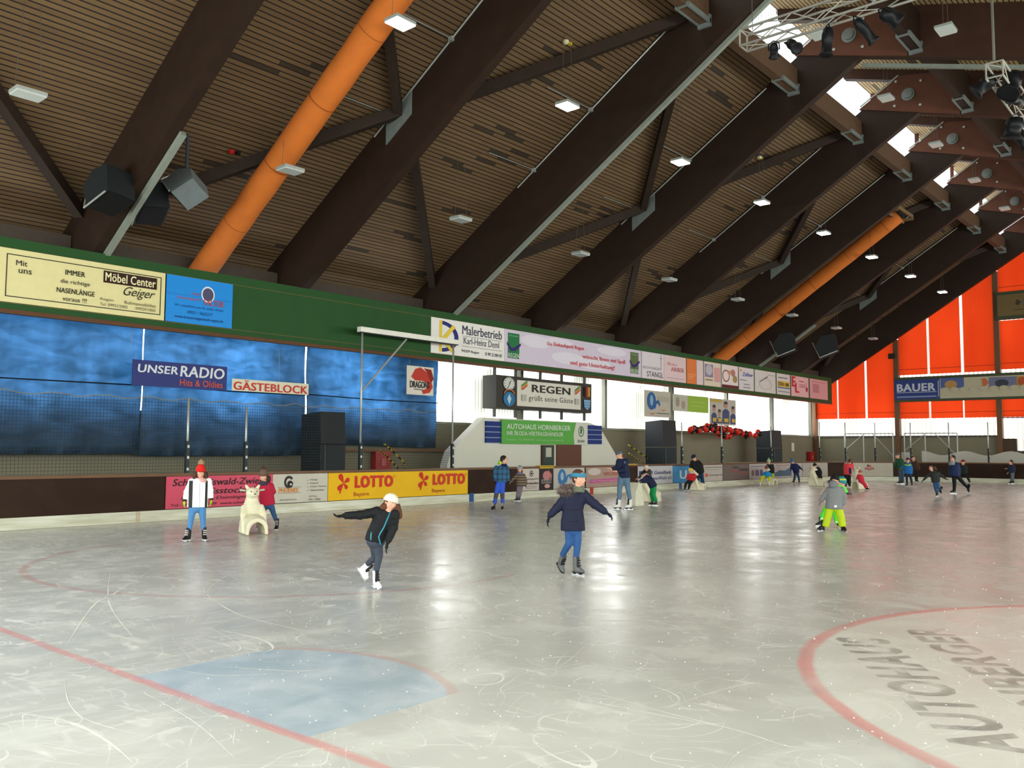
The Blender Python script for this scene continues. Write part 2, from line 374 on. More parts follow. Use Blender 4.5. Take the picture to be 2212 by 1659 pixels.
# daylit translucent bands
pl = panel_mat('daylit_sheet_side', P_LEFT, 0, hot=6); pe = panel_mat('daylit_sheet_end', P_END, 1, .26, 'fffefa', 'd8d6cc', .9, .3)
def glaze(name, m, mat): o = m.build(name, mat); struct(o); return o
glaze('window_1', MB().add([(NX, WY+.05, 2.83), (EX, WY+.05, 2.83), (EX, WY+.05, 5.4), (NX, WY+.05, 5.4)], [(0, 1, 2, 3)]), pl)
glaze('window_2', MB().add([(EX+.12, 12.5, 2.8), (EX+.12, WY, 2.8), (EX+.12, WY, 7.4), (EX+.12, 12.5, 14.7)], [(0, 1, 2, 3)]), pe)
glaze('window_3', MB().add([(EX+.12, RY, 1.85), (EX+.12, 12.2, 1.85), (EX+.12, 12.2, 14.8), (EX+.12, 9.4, 16.3), (EX+.12, RY, 9.2)], [(0, 1, 2, 3, 4)]), pe)
glaze('window_4', MB().add([(NX-.05, RY, 2.8), (NX-.05, WY, 2.8), (NX-.05, WY, 5.6), (NX-.05, RY, 5.6)], [(0, 1, 2, 3)]), panel_mat('daylit_sheet_near', P_NEAR, 1, .18, 'f6fbf6', 'e4ebe4'))
glaze('window_5', MB().add([(NX, RY-.05, 2.0), (EX, RY-.05, 2.0), (EX, RY-.05, 7.0), (NX, RY-.05, 7.0)], [(0, 1, 2, 3)]), panel_mat('daylit_sheet_right', P_RIGHT, 0, .18, 'f6fbf6', 'e4ebe4'))
struct(MB().box2((NX, RY-.25, 7.0), (EX+.2, RY, 9.6)).build('wall_right', M('3a2c22', .8)))
# roof decks
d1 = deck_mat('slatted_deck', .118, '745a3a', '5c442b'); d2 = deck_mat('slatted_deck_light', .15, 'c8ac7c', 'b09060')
def slab(name, y0, z0, y1, z1, mat):
    return struct(MB().prism([(y0, z0), (y1, z1), (y1, z1+.12), (y0, z0+.12)], 0, NX-.2, EX+.2).build(name, mat))
slab('ceiling', WY+.3, Lt(WY+.3), 12.25, Lt(12.25), d1)
slab('ceiling', 12.4, Rt(12.4)+.02, RY-.3, Rt(RY-.3)+.02, d2)
# clerestory
ps = panel_mat('daylit_sheet_roof', P_SKY, 0, .2, 'ffffff', 'e6f0f4', .3)
for k in range(len(FX)-1):
    a, b = FX[k], FX[k+1]-BT
    o = struct(MB().add([(a, 12.2, Lt(12.2)), (b, 12.2, Lt(12.2)), (b, 12.2, Rt(12.2)), (a, 12.2, Rt(12.2))], [(0, 1, 2, 3)]).build('window_%d' % (6+k), ps))
    struct(MB().box2(((a+b)/2-.09, 12.02, Lt(12.1)), ((a+b)/2+.09, 12.16, Rt(12.1))).build('trim_%d' % (1+k), wood_right))
struct(MB().box2((FX[-1], 12.15, Lt(12.2)), (EX+.2, 12.25, Rt(12.2))).build('wall_far', M('6b4a30', .8)))
# frames: one glued timber beam on each slope
lp = [(22.75, Lb(22.75)), (9.4, 14.55), (9.4, Lt(9.4)-.1), (9.6, Lt(9.6)), (23.75, Lt(23.75)), (23.75, Lb(23.75)+.75)]
rp = [(RY+.05, Rb(RY)), (RY+.05, Rt(RY)), (12.15, Rt(12.15)), (12.15, Rt(12.15)-.4), (10.16, Rt(10.16)-.4), (11.56, 15.2)]
for k, x in enumerate(FX):
    nm = (('behind the camera', 'beside the camera')[k] if k < 2 else ORD[k-2]+' from the near end')
    if k == len(FX)-1: nm = 'last, at the end wall'
    m = MB().prism(lp, 0, x-BT, x)
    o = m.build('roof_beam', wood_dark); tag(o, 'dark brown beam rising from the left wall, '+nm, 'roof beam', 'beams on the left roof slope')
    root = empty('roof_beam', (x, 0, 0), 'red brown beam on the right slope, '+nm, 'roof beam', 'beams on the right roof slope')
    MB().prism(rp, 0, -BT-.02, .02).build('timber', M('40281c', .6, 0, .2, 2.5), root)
    MB().prism([(11.56, 15.2), (10.0, 16.14), (8.35, Rt(8.35)-.03), (7.95, 15.2), (7.95, Rb(7.95)+.01)], 0, -BT-.07, -BT-.02).build('skylit_cheek_plate', wood_right, root)  # apex plate coloured lighter than the timber, carrying the skylight's brightness at the ridge
    MB().tube([(-BT-.10, 11.5, 15.28), (-BT-.10, 10.05, 16.15)], .03, 6).build('edge_pipe', galv, root)
    rot = Matrix.Rotation(-PI/2, 3, 'Y')
    c = (-BT-.07, 9.72, 15.32)
    MB().lathe([(.24, 0), (.24, .05), (.17, .06), (.17, .13), (.05, .14)], c, rot, 20).build('hinge_cap', steel_grey, root)
    for dy, dz in ((-.47, .42), (.42, .62), (-.42, -.5), (.5, -.32)):
        MB().lathe([(.05, 0), (.05, .04), (.02, .05)], (c[0], c[1]+dy, c[2]+dz), rot, 8).build('bolt', galv, root)
    # steel shoe channels where the purlins cross
for nm, yy, lab in (('purlin', 11.62, 'brown purlin with steel channel ends along the left edge of the ridge light'), ('purlin', 7.7, 'brown purlin along the right edge of the ridge light')):
    z1 = Lt(yy)-.35 if yy > 9 else Rt(yy)-.3
    zb = 13.95 if yy > 9 else Rb(yy)+.2
    root = empty(nm, (0, yy, 0), lab, 'purlin')
    for k in range(len(FX)-1):
        MB().box2((FX[k]+.05, -.14, zb), (FX[k+1]-BT-.05, .14, z1)).build('timber_length', M('5c4534', .6, 0, .2) if yy > 9 else wood_dark, root)  # right purlin takes the darker wood, painting in its shadowed face
    for k in range(len(FX)):
        m = MB(); xf = FX[k]-BT; y0 = -.42 if yy > 9 else .3; s = -1 if yy > 9 else 1
        m.box2((xf-1.35, -.2, zb-.04), (xf-.05, -.15, zb+.10)); m.box2((xf-1.35, .15, zb-.04), (xf-.05, .2, zb+.10)); m.box2((xf-.11, -.2, zb-.12), (xf-.02, .2, zb+.22)); m.box2((xf-1.38, -.2, zb-.05), (xf-1.33, .2, zb+.08))
        m.build('steel_shoe', steel_grey, root)
# K braces
def brace(a, b, lab):
    o = MB().beam(a, b, .24, .3).build('roof_brace', wood_brace); tag(o, lab, 'roof brace', 'diagonal timber braces under the slatted ceiling')
for k in range(1, len(FX)-1, 2):
    k2 = k
    if (k-3) % 2: continue
for k in (1, 3, 5, 7, 9):
    for side in (-1, 1):
        if not 0 <= k+side < len(FX): continue
        xa = FX[k]-BT-.05 if side < 0 else FX[k]+.05
        xb = FX[k+side]+.05 if side < 0 else FX[k+side]-BT-.05
        za = Lt(17.6)-.28
        w = 'nearer' if side < 0 else 'farther'
        b_ = ORD[k-2]+' left' if k > 1 else 'off-frame left'
        brace((xa, 17.6, za), (xb, 22.6, Lt(22.6)-.35), 'dark brace from the %s beam down to the eaves of the %s one' % (b_, w))
        brace((xa, 17.6, za), (xb, 12.3, Lt(12.3)-.3), 'dark brace from the %s beam up to the ridge end of the %s one' % (b_, w))
    o = MB().prism([(17.1, Lt(17.1)-.75), (18.1, Lt(18.1)-.75), (18.1, Lt(18.1)-.05), (17.1, Lt(17.1)-.05)], 0, FX[k]-BT-.04, FX[k]+.04).build('gusset_plate', steel_grey)
    tag(o, 'grey steel gusset plate gripping the middle of the %s beam' % (ORD[k-2]+' left' if k > 1 else 'off-frame left'), 'gusset plate', 'steel plates at the brace joints')
# edge beam at the eaves
for k in range(len(FX)-1):
    o = MB().box2((FX[k]+.02, 23.1, 6.75), (FX[k+1]-BT-.02, 23.4, 7.25)).build('eaves_beam', M('4a4038', .7)); tag(o, 'dark eaves beam between the %s and next frame of the left wall' % ORD[k], 'eaves beam', 'eaves beams on the left')
# orange fabric air ducts
for x, lab in ((13.0, 'long orange fabric air duct sloping up near the camera'), (44.1, 'far orange fabric air duct sloping up between dark beams')):
    root = empty('air_duct', (x, 22.9, 0), lab, 'air duct', 'orange air ducts')
    path = [(0, -9.8*t, 6.75+6.5*t) for t in [i/16 for i in range(17)]]
    ob = MB().tube(path, [.36+.008*math.sin(9*i) for i in range(17)], 20).build('fabric_tube', M('c46a28', .8, 0, .1, 3), root, True)
    for i in (3, 6, 9, 12, 15):
        d = (Vector(path[i+1 if i < 16 else i])-Vector(path[i-1])).normalized()
        MB().tube([Vector(path[i])-d*.01, Vector(path[i])+d*.01], .37, 20).build('seam_ring', M('8c4a1e', .8), root)
    mm = MB(); e = Vector(path[-1])
    for dx in (-.5, .5): mm.beam(e+Vector((dx-.2, .5, -.1)), e+Vector((dx-.2, -.6, .5)), .06, .12)
    mm = MB()
    for dy in (.22, -.22): mm.box((0, e.y+dy-.1, e.z+.05-dy*.5), (2.4, .07, .14))
    for dx in (-1.2, 1.2): mm.box((dx, e.y-.1, e.z+.05), (.07, .5, .14))
    mm.build('outlet_frame', M('8a6f50', .5, .3), root)
    MB().tube([path[0], (0, .5, 6.3)], .36, 20).build('tail', M('b25a20', .8), root, True)
# conduits and cable trays
for k in range(3, 10):
    x = FX[k]-BT-.03
    root = empty('conduit', (x, 0, 0), 'thin grey conduit pipe running up the upper edge of the %s left beam' % ORD[k-2], 'conduit', 'conduits on the left beams')
    MB().tube([(0, 18.6, Lt(18.6)-.1), (0, 12.6, Lt(12.6)-.1)], .025, 6).build('pipe', galv, root)
    for yy in (15.6, 17.9):
        MB().tube([(0, yy, Lt(yy)-.08), (-2.2, yy, Lt(yy)-.08)], .014, 5).build('branch_pipe', galv, root)
        MB().box((0, yy, Lt(yy)-.1), (.12, .14, .12)).build('junction_box', galv, root)
o = MB().beam((FX[5]+.2, 9.5, Rb(9.5)-.14), (FX[5]+.2, 0, Rb(0)-.14), .12, .12).build('cable_tray', M('8f968c', .45, .2)); tag(o, 'pale cable tray fixed under the lower edge of the fourth right beam', 'cable tray', 'cable trays under the beams')
for k, y0, y1 in ((2, 22.7, 18.2), (4, 22.7, 9.6), (8, 22.7, 18.5)):
    x = FX[k]+.02
    o = MB().beam((x, y0, Lb(y0)-.08), (x, y1, Lb(y1)-.08), .13, .12, (0, 0, 1)).build('cable_tray', M('8f968c', .45, .2)); tag(o, 'pale grey cable tray fixed under the lower edge of the %s left beam' % ORD[k-2], 'cable tray', 'cable trays under the beams')
for k in (3, 5, 6, 7):
    x = FX[k]+.05; y = 22.4
    root = empty('floodlight', (x, y, 7.05), 'small grey floodlight on a short arm above the green band by the %s beam' % ORD[k-2], 'floodlight', 'small floodlights above the green band')
    MB().tube([(0, .2, -.35), (.0, -.6, .35)], .035, 6).build('arm', steel_grey, root)
    MB().lathe([(.03, .1), (.1, .06), (.16, -.05), (.17, -.07)], (.05, -.8, .45), Matrix.Rotation(.6, 3, 'X'), 12).build('lamp_head', M('3a4044', .4, .5), root)
# hanging lamps
em = bpy.data.materials.new('lit_diffuser'); em.use_nodes = True; b_ = em.node_tree.nodes['Principled BSDF']; b_.inputs['Emission Color'].default_value = (1, .95, .85, 1); b_.inputs['Emission Strength'].default_value = P_LAMP
def lamp(x, y, z, lit, label, group, roof):
    root = empty('hanging_lamp', (x, y, z), label, 'hanging lamp', group)
    MB().box((0, 0, .06), (.58, .44, .08)).build('housing', M('aab0ac', .4, .3), root, bevel=.01)
    MB().box((0, 0, .01), (.55, .41, .03)).build('diffuser', em if lit else M('c4cac6', .25, 0, .03), root)
    for dx in (-.25, .25):
        MB().tube([(dx, 0, .1), (dx*.6, 0, roof-z)], .006, 4).build('suspension_cable', M('555048', .6), root)
for k in range(8):
    lamp(12.81+6.22*k, 14.34, 11.33, True, 'lit square lamp hanging under the left slope, %s of the bright row from the camera' % ORD[k], 'lit lamps hanging under the left slope', Lt(14.34))
for k in range(9):
    lamp(6.65+6.22*k, 18.47, 8.82, False, 'unlit pale lamp hanging low under the left slope, %s of its row from the camera' % ORD[k], 'unlit lamps hanging low on the left', Lt(18.47))
for k in range(-2, 5):
    lamp(31.63+6.22*k, 9.7, 14.29, False, 'unlit square lamp hanging under the ridge, %s of the ridge row from the camera' % ORD[k+2], 'unlit lamps hanging under the ridge', 16.0)
lamp(*at(2043, 67, 0, 24.6), False, 'unlit square lamp hanging right of the ridge beside the tall steel wire', 'unlit lamps hanging right of the ridge', 15.5)
# smoke detectors and lights on the deck
for px, py, c1, lab in ((1222, 88, 'd8d2b0', 'small round cream detector with a yellow tag on the slatted ceiling, near the bright lamps'), (500, 325, 'b02018', 'small red and black warning lamp on the slatted ceiling left of the orange duct'), (1640, 338, 'd8d2b0', 'small round cream detector with a yellow tag beside the third brace')):
    d = ray(px, py); t = (Lt(0)-.05-EYE)/(d.z+.635*d.y); P = EYEP+d*t
    root = empty('detector', P, lab, 'detector')
    MB().lathe([(.09, 0), (.09, -.06), (.04, -.1)], (0, 0, 0), None, 12).build('housing', M(c1, .4), root)
    MB().box((.18, 0, -.02), (.12, .1, .06)).build('tag_plate', M('d8b828' if c1[0] == 'd' else '181818', .4), root)
# ---------------------------------------------------------------- green advertising band on the left
FY = 21.7
fb = empty('advertising_band', (5.0, FY, 4.87), 'long green painted advertising band above the left stand', 'advertising band')
MB().box2((0, 0, .1), (52.9, .05, 1.75)).build('green_face', green, fb)
MB().box2((0, -.02, 0), (52.9, .12, .1)).build('lower_edge', M('5a3a22', .6), fb)
MB().box2((0, -.008, .24), (52.9, 0, .255)).build('seam_line', M('6a5a34', .6), fb)
MB().box2((0, -.008, 1.50), (52.9, 0, 1.515)).build('seam_line', M('6a5a34', .6), fb)
for k in range(9):
    o = MB().box2((FX[k+2]-.25, 22.95, -.03), (FX[k+2]-.05, 23.2, 6.0)).build('wall_post', M('5a5a54', .6)) if False else None
# left wall posts behind the sheets
for k in range(2, len(FX)):
    o = MB().box2((FX[k]-.24, WY-.2, 2.83), (FX[k]-.06, WY+.02, 5.35)).build('wall_post', M('6c6c62', .6)); tag(o, 'slim post in front of the bright corrugated sheets at the %s frame' % ORD[k-2], 'wall post', 'posts before the left wall sheets')
# end wall columns
for y, lab in ((18.25, 'brown column on the end wall between the first two orange bays'), (12.28, 'brown column on the end wall right of the second orange bay'), (WY-.12, 'brown corner column where the left wall meets the end wall')):
    top = min(Lb(y) + .2, 14)
    o = MB().box2((EX-.32, y-.14, -.03), (EX+.1, y+.14, top)).build('wall_column', M('6b4c34', .6)); tag(o, lab, 'column', 'columns on the end wall')
# orange blinds: translucent fabric in front of the daylit sheets
gb = NT('orange_blind'); nt = gb.t; tr = nt.nodes.new('ShaderNodeBsdfTranslucent'); tr.inputs[0].default_value = (.80, .25, .11, 1)
df = nt.nodes.new('ShaderNodeBsdfDiffuse'); df.inputs[0].default_value = lin('e8401c'); ms = nt.nodes.new('ShaderNodeMixShader'); ms.inputs[0].default_value = .25
nt.links.new(tr.outputs[0], ms.inputs[1]); nt.links.new(df.outputs[0], ms.inputs[2]); nt.links.new(ms.outputs[0], gb.out.inputs[0])
blind = gb.m
def bl(y0, y1, z0, ztop, lab):
    """ztop: function of y or number"""
    n = 6; V = []; F = []
    tp = ztop if callable(ztop) else (lambda y: ztop)
    for i in range(n+1):
        y = y0+(y1-y0)*i/n
        for x in (EX-.10, EX-.085): V += [(x+.012*math.sin(i*2.1), y, z0), (x+.012*math.sin(i*2.1), y, tp(y))]
    for i in range(n):
        a = i*4; b = a+4
        F += [(a, b, b+1, a+1), (a+2, a+3, b+3, b+2), (a, a+2, b+2, b), (a+1, b+1, b+3, a+3)]
    F += [(0, 1, 3, 2), (n*4, n*4+2, n*4+3, n*4+1)]
    o = MB().add(V, F).build('orange_blind', blind); tag(o, lab, 'blind', 'orange blinds on the end wall')
    z = z0+.35
    MB().box2((EX-.12, y1, z), (EX-.10, y0, z+.03)).build('hem_seam', M('a8381c', .8), o)
top = lambda y: Lb(y)+.7
bl(23.75, 22.22, 4.0, top, 'narrow orange blind at the far left corner of the end wall')
bl(22.12, 20.32, 4.0, top, 'orange blind between the first two bright slits of the left bay')
bl(20.18, 18.4, 4.0, top, 'orange blind left of the first brown column')
bl(18.1, 16.34, 6.78, top, 'orange blind above the ski banner, left of its three')
bl(16.2, 14.36, 6.78, top, 'orange blind above the ski banner, between the two bright slits')
bl(14.18, 12.42, 6.78, top, 'tall orange blind above the ski banner beside the right column')
bl(18.1, 16.32, 3.93, 6.0, 'short red orange blind under the blue end of the ski banner')
bl(16.2, 14.32, 3.93, 6.0, 'short red orange blind below the ski banner, middle of its three')
bl(14.24, 12.42, 3.93, 6.0, 'short red orange blind below the ski banner beside the right column')
bl(12.13, 4.0, 6.85, 9.85, 'wide orange blind below the beige crest board')
bl(12.13, 4.0, 11.55, lambda y: 14.4, 'orange blind above the beige crest board')
bl(12.13, 4.0, 3.93, 6.0, 'short red orange blind right of the right column')
for y, z0, z1, lab in ((12.35, 1.85, 2.0, ''),):
    struct(MB().box2((EX-.1, RY, 1.72), (EX+.1, 12.3, 1.88)).build('trim_20', M('4c4238', .6)))
    struct(MB().box2((EX-.1, 12.35, 2.72), (EX+.05, WY, 2.83)).build('trim_21', M('55524a', .6)))
    struct(MB().box2((EX-.06, RY, 3.86), (EX+.05, 12.3, 3.92)).build('trim_22', M('7a2c20', .6)))
    struct(MB().box2((NX, WY-.08, 2.76), (EX, WY+.06, 2.86)).build('trim_23', M('8a8878', .6)))
# end wall boards
def end_band(z0, z1, y0, lab, nm='advertising_band'):
    root = empty(nm, (EX-.6, y0, z0), lab, 'advertising band')
    MB().box2((0, 0, 0), (.3, -(y0-2.0), z1-z0)).build('green_face', M('3f4630', .5), root)
    return root
e1 = end_band(5.0, 6.6, 18.3, 'long dark green band on the end wall carrying the ski banner')
e2 = end_band(9.85, 11.55, 12.2, 'dark green band high on the end wall carrying the beige crest board')
# ---------------------------------------------------------------- signs on the green band (front plane y = 22.57)
SY = FY-.035
def band_sign(name, label, px0, px1, col, z0=5.13, z1=6.37, th=.03, group='advertising panels on the green band'):
    x0 = at(px0, 700, 1, SY).x; x1 = at(px1, 800, 1, SY).x
    return board_sign(name, label, 'advertising panel', x0, x1, SY, z0, z1, col, group, th)
r_, F = band_sign('billboard', 'cream advertising panel reading Möbel Center Geiger with a thin black border', -14, 353, 'd9cf98')
F.o = F.o
def frame(F, x0, y0, x1, y1, t, col):
    tx, ty = t/F.w, t/F.h
    F.rect(x0, y0, x1, y0+ty, col); F.rect(x0, y1-ty, x1, y1, col); F.rect(x0, y0, x0+tx, y1, col); F.rect(x1-tx, y0, x1, y1, col)
frame(F, .05, .10, .965, .90, .022, '2a2620')
F.text('Mit', .10, .70, .16, .80, '2a2620', .005); F.text('uns', .115, .56, .185, .64, '2a2620', .005)
F.text('IMMER', .37, .66, .485, .76, '1c1814', .02); F.text('die richtige', .345, .47, .515, .57, '2a2620', .003)
F.text('NASENLÄNGE', .325, .30, .545, .42, '1c1814', .02); F.text('voraus !!!', .36, .15, .50, .24, '2a2620', .003)
F.rect(.595, .62, .935, .86, '2e1810'); F.text('Möbel Center', .605, .655, .925, .83, 'e6dcae', .02, lift=.012)
F.text('Geiger', .72, .36, .925, .60, '1c1814', .0, .5); F.text('Regen', .58, .24, .66, .31, '5a5440'); F.text('Tel. 09921/2402', .58, .15, .75, .21, '5a5440')
F.text('Ruhmannsfelden', .73, .24, .93, .31, '5a5440'); F.text('09929/1050', .80, .15, .93, .21, '5a5440')
r_, F = band_sign('billboard', 'bright blue advertising panel of the guesthouse FALTER with a round emblem', 354, 498, '0a84d8')
F.disc(.62, .68, .10, .18, 'd8dcec'); F.disc(.62, .68, .082, .145, '4c4a66', lift=.009); F.text('Hotel', .38, .63, .50, .69, 'a03a30'); F.text('Brauereigasthof', .18, .50, .52, .57, 'b04438')
F.text('FALTER', .56, .44, .86, .57, 'b83c34', .01, lift=.012); F.text('Wir empfehlen uns für jeden Anlass', .14, .33, .86, .40, '0c4486', 0, .3); F.text('09921 / 9603377', .32, .21, .70, .28, '0c4486', 0, .3)
F.text('www.brauereigasthof-regen.de', .14, .08, .86, .16, '0c3c78', .005)
F.rect(0, .60, .5, .606, '2a62b0'); F.rect(.75, .60, 1, .606, '2a62b0')
r_, F = band_sign('billboard', 'white advertising panel reading Malerbetrieb with a blue and yellow DK mark', 932, 1089, 'e4e0dc')
F.rect(.10, .06, .135, .95, 'e0c23c', lift=.009); F.ring(.12, .5, .23, .44, .055, '1a2070', a0=-PI/2, a1=PI/2)
F.poly([(.13, .45), (.27, .86), (.31, .80), (.17, .40)], 'e0c23c', lift=.011); F.poly([(.15, .46), (.30, .10), (.26, .06), (.12, .40)], 'e0c23c', lift=.011)
F.text('Malerbetrieb', .40, .64, .96, .90, '26264a', .003); F.text('Karl-Heinz Deml', .42, .37, .92, .56, '4a4a5c'); F.text('94209 Regen', .39, .10, .63, .20, '303040', .004); F.text('0 99 21/84 01', .72, .10, .96, .20, '303040', .004)
F.rect(.40, .585, .96, .595, '505060'); F.rect(.40, .29, .96, .30, '505060')
r_, F = band_sign('billboard', 'long pale lilac advertising panel reading Der Einkaufspark Regen', 1090, 1385, 'cfc2d6')
for cx, cy, rx, ry in ((.2, .75, .1, .2), (.42, .35, .12, .2), (.6, .3, .14, .22), (.75, .8, .12, .15), (.35, .85, .1, .12)): F.disc(cx, cy, rx, ry, 'dcd4e2', lift=.004)
for x0, c1 in ((.02, '1f7040'), (.905, '5a6a3c')):
    F.rect(x0, .12, x0+.07, .90, c1); F.text('Einkaufspark', x0+.006, .78, x0+.064, .85, '8cb89a', lift=.01); F.text('REGEN', x0+.002, .14, x0+.068, .28, 'c8dcc8', .01, lift=.012)
    F.poly([(x0-.006, .62), (x0+.02, .44), (x0+.04, .46), (x0+.078, .62), (x0+.078, .54), (x0+.045, .36), (x0+.018, .34), (x0-.006, .52)], '34206a', lift=.012)
F.text('Der', .27, .68, .305, .80, 'd05a5c', .01); F.text('Einkaufspark Regen', .315, .66, .53, .82, 'd0484e', .02)
F.text('wünscht Ihnen viel Spaß', .52, .38, .86, .56, 'd0505a', .015); F.text('und gute Unterhaltung!', .43, .12, .77, .30, 'd0484e', .015)
SM = [  # px0, px1, colour, label
 (1386, 1434, 'd6cdd4', 'white advertising panel with a tall thin cross reading STANGL'),
 (1434, 1482, 'd8bfc2', 'pale pink advertising panel with faint red print beside the STANGL panel'),
 (1483, 1504, 'd8763a', 'narrow orange advertising panel on the green band'),
 (1504, 1519, 'd8c4c8', 'narrow empty pinkish panel right of the orange panel'),
 (1520, 1557, 'd8c8b8', 'cream advertising panel with a purple drawing'),
 (1558, 1594, 'e0d2d0', 'white advertising panel with round pictures and a dark brown foot'),
 (1595, 1628, 'd2ccd0', 'white advertising panel with small blue and orange lettering'),
 (1629, 1675, 'cfcac8', 'white advertising panel with a faint grey line drawing'),
 (1676, 1706, 'cdc8c6', 'white advertising panel with the yellow EDEKA field'),
 (1707, 1746, 'dcaeb2', 'pink advertising panel with the big red letters EL'),
 (1747, 1787, 'd09a9e', 'rosy advertising panel at the far end of the green band')]
FS = []
for a, b, c, l in SM:
    r_, F = band_sign('billboard', l, a, b, c); FS.append(F)
F = FS[0]; F.rect(.86, .38, .875, .97, '46404c'); F.rect(.80, .82, .94, .835, '46404c'); F.text('BESTATTUNGEN', .05, .36, .82, .46, '9a909c'); F.text('STANGL', .22, .08, .96, .28, '4a444e', .0)
F = FS[1]; F.text('Bräu', .15, .62, .55, .74, 'c07078'); F.text('ARBER', .3, .40, .9, .56, 'b86870', .02); F.rect(.1, .12, .9, .14, 'b09098')
F = FS[2]; F.rect(.1, .36, .9, .39, 'e6a070'); F.rect(.1, .28, .8, .31, 'e6a070'); F.rect(.1, .2, .6, .23, 'e6a070')
F = FS[4]; F.rect(.04, .36, .52, .9, '8a7a98'); F.disc(.28, .66, .2, .22, 'b8b0b8', lift=.009); F.rect(.06, .22, .5, .28, '8a7a60'); F.rect(.6, .2, .95, .8, 'd09a98', lift=.004)
F = FS[5]; F.rect(0, 0, 1, .14, '5c2224'); F.ring(.25, .52, .22, .26, .04, '7a3034'); F.disc(.68, .68, .14, .16, 'b07a70'); F.disc(.8, .42, .14, .16, 'a08458'); F.disc(.45, .68, .08, .09, 'c88858')
F = FS[6]; F.text('Zellner', .2, .62, .95, .8, '4050a0', .02, .3); F.disc(.12, .86, .06, .06, 'e09030'); F.rect(.05, .42, .5, .46, '80808c'); F.rect(.3, .24, .7, .28, '80808c'); F.rect(.25, .1, .75, .14, '80808c')
F = FS[7]; F.poly([(.2, .5), (.6, .78), (.62, .72), (.22, .44)], '7a7474'); F.ring(.5, .38, .3, .25, .02, 'a09c98'); F.rect(.6, .82, .98, .85, '9a9694')
F = FS[8]; F.rect(.05, .36, .97, .64, 'dcb040'); F.rect(.05, .30, .97, .36, '3a6ca8'); F.text('EDEKA', .1, .42, .55, .6, '20304c', .02, lift=.01); F.rect(.62, .42, .9, .58, '6a5a30', lift=.009); F.rect(.1, .78, .8, .83, '6c6c78'); F.rect(.1, .12, .95, .17, '8a8890')
F = FS[9]; F.text('E', .02, .46, .24, .97, 'c0303a', .06); F.text('L', .2, .18, .44, .66, 'c0303a', .06); F.rect(.45, .74, .72, .79, 'b05058'); F.rect(.45, .58, .78, .62, 'b05058'); F.rect(.45, .48, .78, .52, 'b05058'); F.disc(.88, .4, .06, .12, 'a83038'); F.rect(.84, .45, .86, .75, 'b86068')
F = FS[10]; F.rect(.15, .3, .5, .75, 'b87c80'); F.rect(.1, .85, .9, .88, 'b07478')
# ---------------------------------------------------------------- signs on the rink boards
def bxy(s):
    """point and along-board direction on the far boards; s = metres along from x=0 on the left side"""
    L1 = BX-BR; arc = PI/2*BR
    if s <= L1: return Vector((s, BY, 0)), X_
    if s <= L1+arc:
        a = PI/2-(s-L1)/BR; return Vector((BX-BR+BR*math.cos(a), 13+BR*math.sin(a), 0)), Vector((math.sin(a), -math.cos(a), 0))
    return Vector((BX, 13-(s-L1-arc), 0)), -Y_
def s_at(px):
    best = None; s = 2.0
    while s < 80:
        P, d = bxy(s); q = P+Vector((0, 0, .7))-EYEP; w = q.dot(CF)
        if w > 0:
            x = W_/2+FPX*q.dot(CR)/w
            if x >= px: return s
        s += .02
    return s
def rink_sign(name, label, px0, px1, col, z0=.29, z1=1.10, group='advertising panels on the rink boards', rough=.6):
    s0, s1 = s_at(px0), s_at(px1); n = max(1, int((s1-s0)/.6)) if s1 > BX-BR else 1
    P0, _ = bxy(s0); sm, dm = bxy((s0+s1)/2)
    root = empty(name, (P0.x, P0.y, z0), label, 'advertising panel', group)
    V = []; Fc = []
    for i in range(n+1):
        P, d = bxy(s0+(s1-s0)*i/n); nn = Vector((d.y, -d.x, 0))
        for off in (.0, .018):
            Q = P+nn*off-Vector((P0.x, P0.y, 0)); V += [Vector((Q.x, Q.y, 0)), Vector((Q.x, Q.y, z1-z0))]
    for i in range(n):
        a, b = i*4, i*4+4; Fc += [(a+2, b+2, b+3, a+3), (a+3, b+3, b+1, a+1), (a, b, b+2, a+2), (a, a+1, b+1, b)]
    Fc += [(0, 2, 3, 1), (n*4, n*4+1, n*4+3, n*4+2)]
    MB().add(V, Fc).build('panel', M(col, rough, 0, .07, 2), root)
    w = s1-s0; nn = Vector((dm.y, -dm.x, 0))
    if n == 1: org = Vector((P0.x, P0.y, z0))+nn*.018
    else: org = sm+nn*.022-dm*(w/2)+Vector((0, 0, z0))
    return root, Face(org, dm, Z_, w, z1-z0, root), s0, s1
r_, F, a, b = rink_sign('billboard', 'pink advertising panel with black italic lettering about shoes behind the girl in white', 357, 588, 'cc4e66')
F.text('Schuh-Giswald-Zwiesel', .05, .70, .97, .92, '2c1418', .02, .25); F.text('der Eisstockschuh', .18, .42, .95, .62, '2c1418', .02, .25)
F.text('94227 -M.-Daiminger-Str. 9', .13, .21, .93, .35, '46202a', .005, .25); F.text('Tel.: 09922 / 60709  www.schuh-giswald.de', .04, .04, .96, .15, '46202a', .005)
r_, F, a, b = rink_sign('billboard', 'white advertising panel reading PHOENIX with a round black bird mark', 588, 706, 'c3bfb2')
F.ring(.28, .72, .085, .22, .035, '1c1a1c', a0=.6, a1=5.6); F.disc(.30, .66, .05, .11, '1c1a1c', lift=.01); F.disc(.31, .64, .02, .04, 'c3bfb2', lift=.013)
F.text('PHOENIX', .10, .36, .46, .52, 'd88a30', .03, .1); F.rect(.08, .54, .5, .55, '606060'); F.rect(.08, .335, .5, .345, '606060')
for i, t in enumerate(('Webdesign', 'Fotografie', 'Computer / Netzwerke', 'Telekommunikation')): F.text(t, .66, .74-.12*i, .66+.012*len(t)*1.3, .81-.12*i, '44403c'); F.disc(.62, .77-.12*i, .006, .015, '44403c')
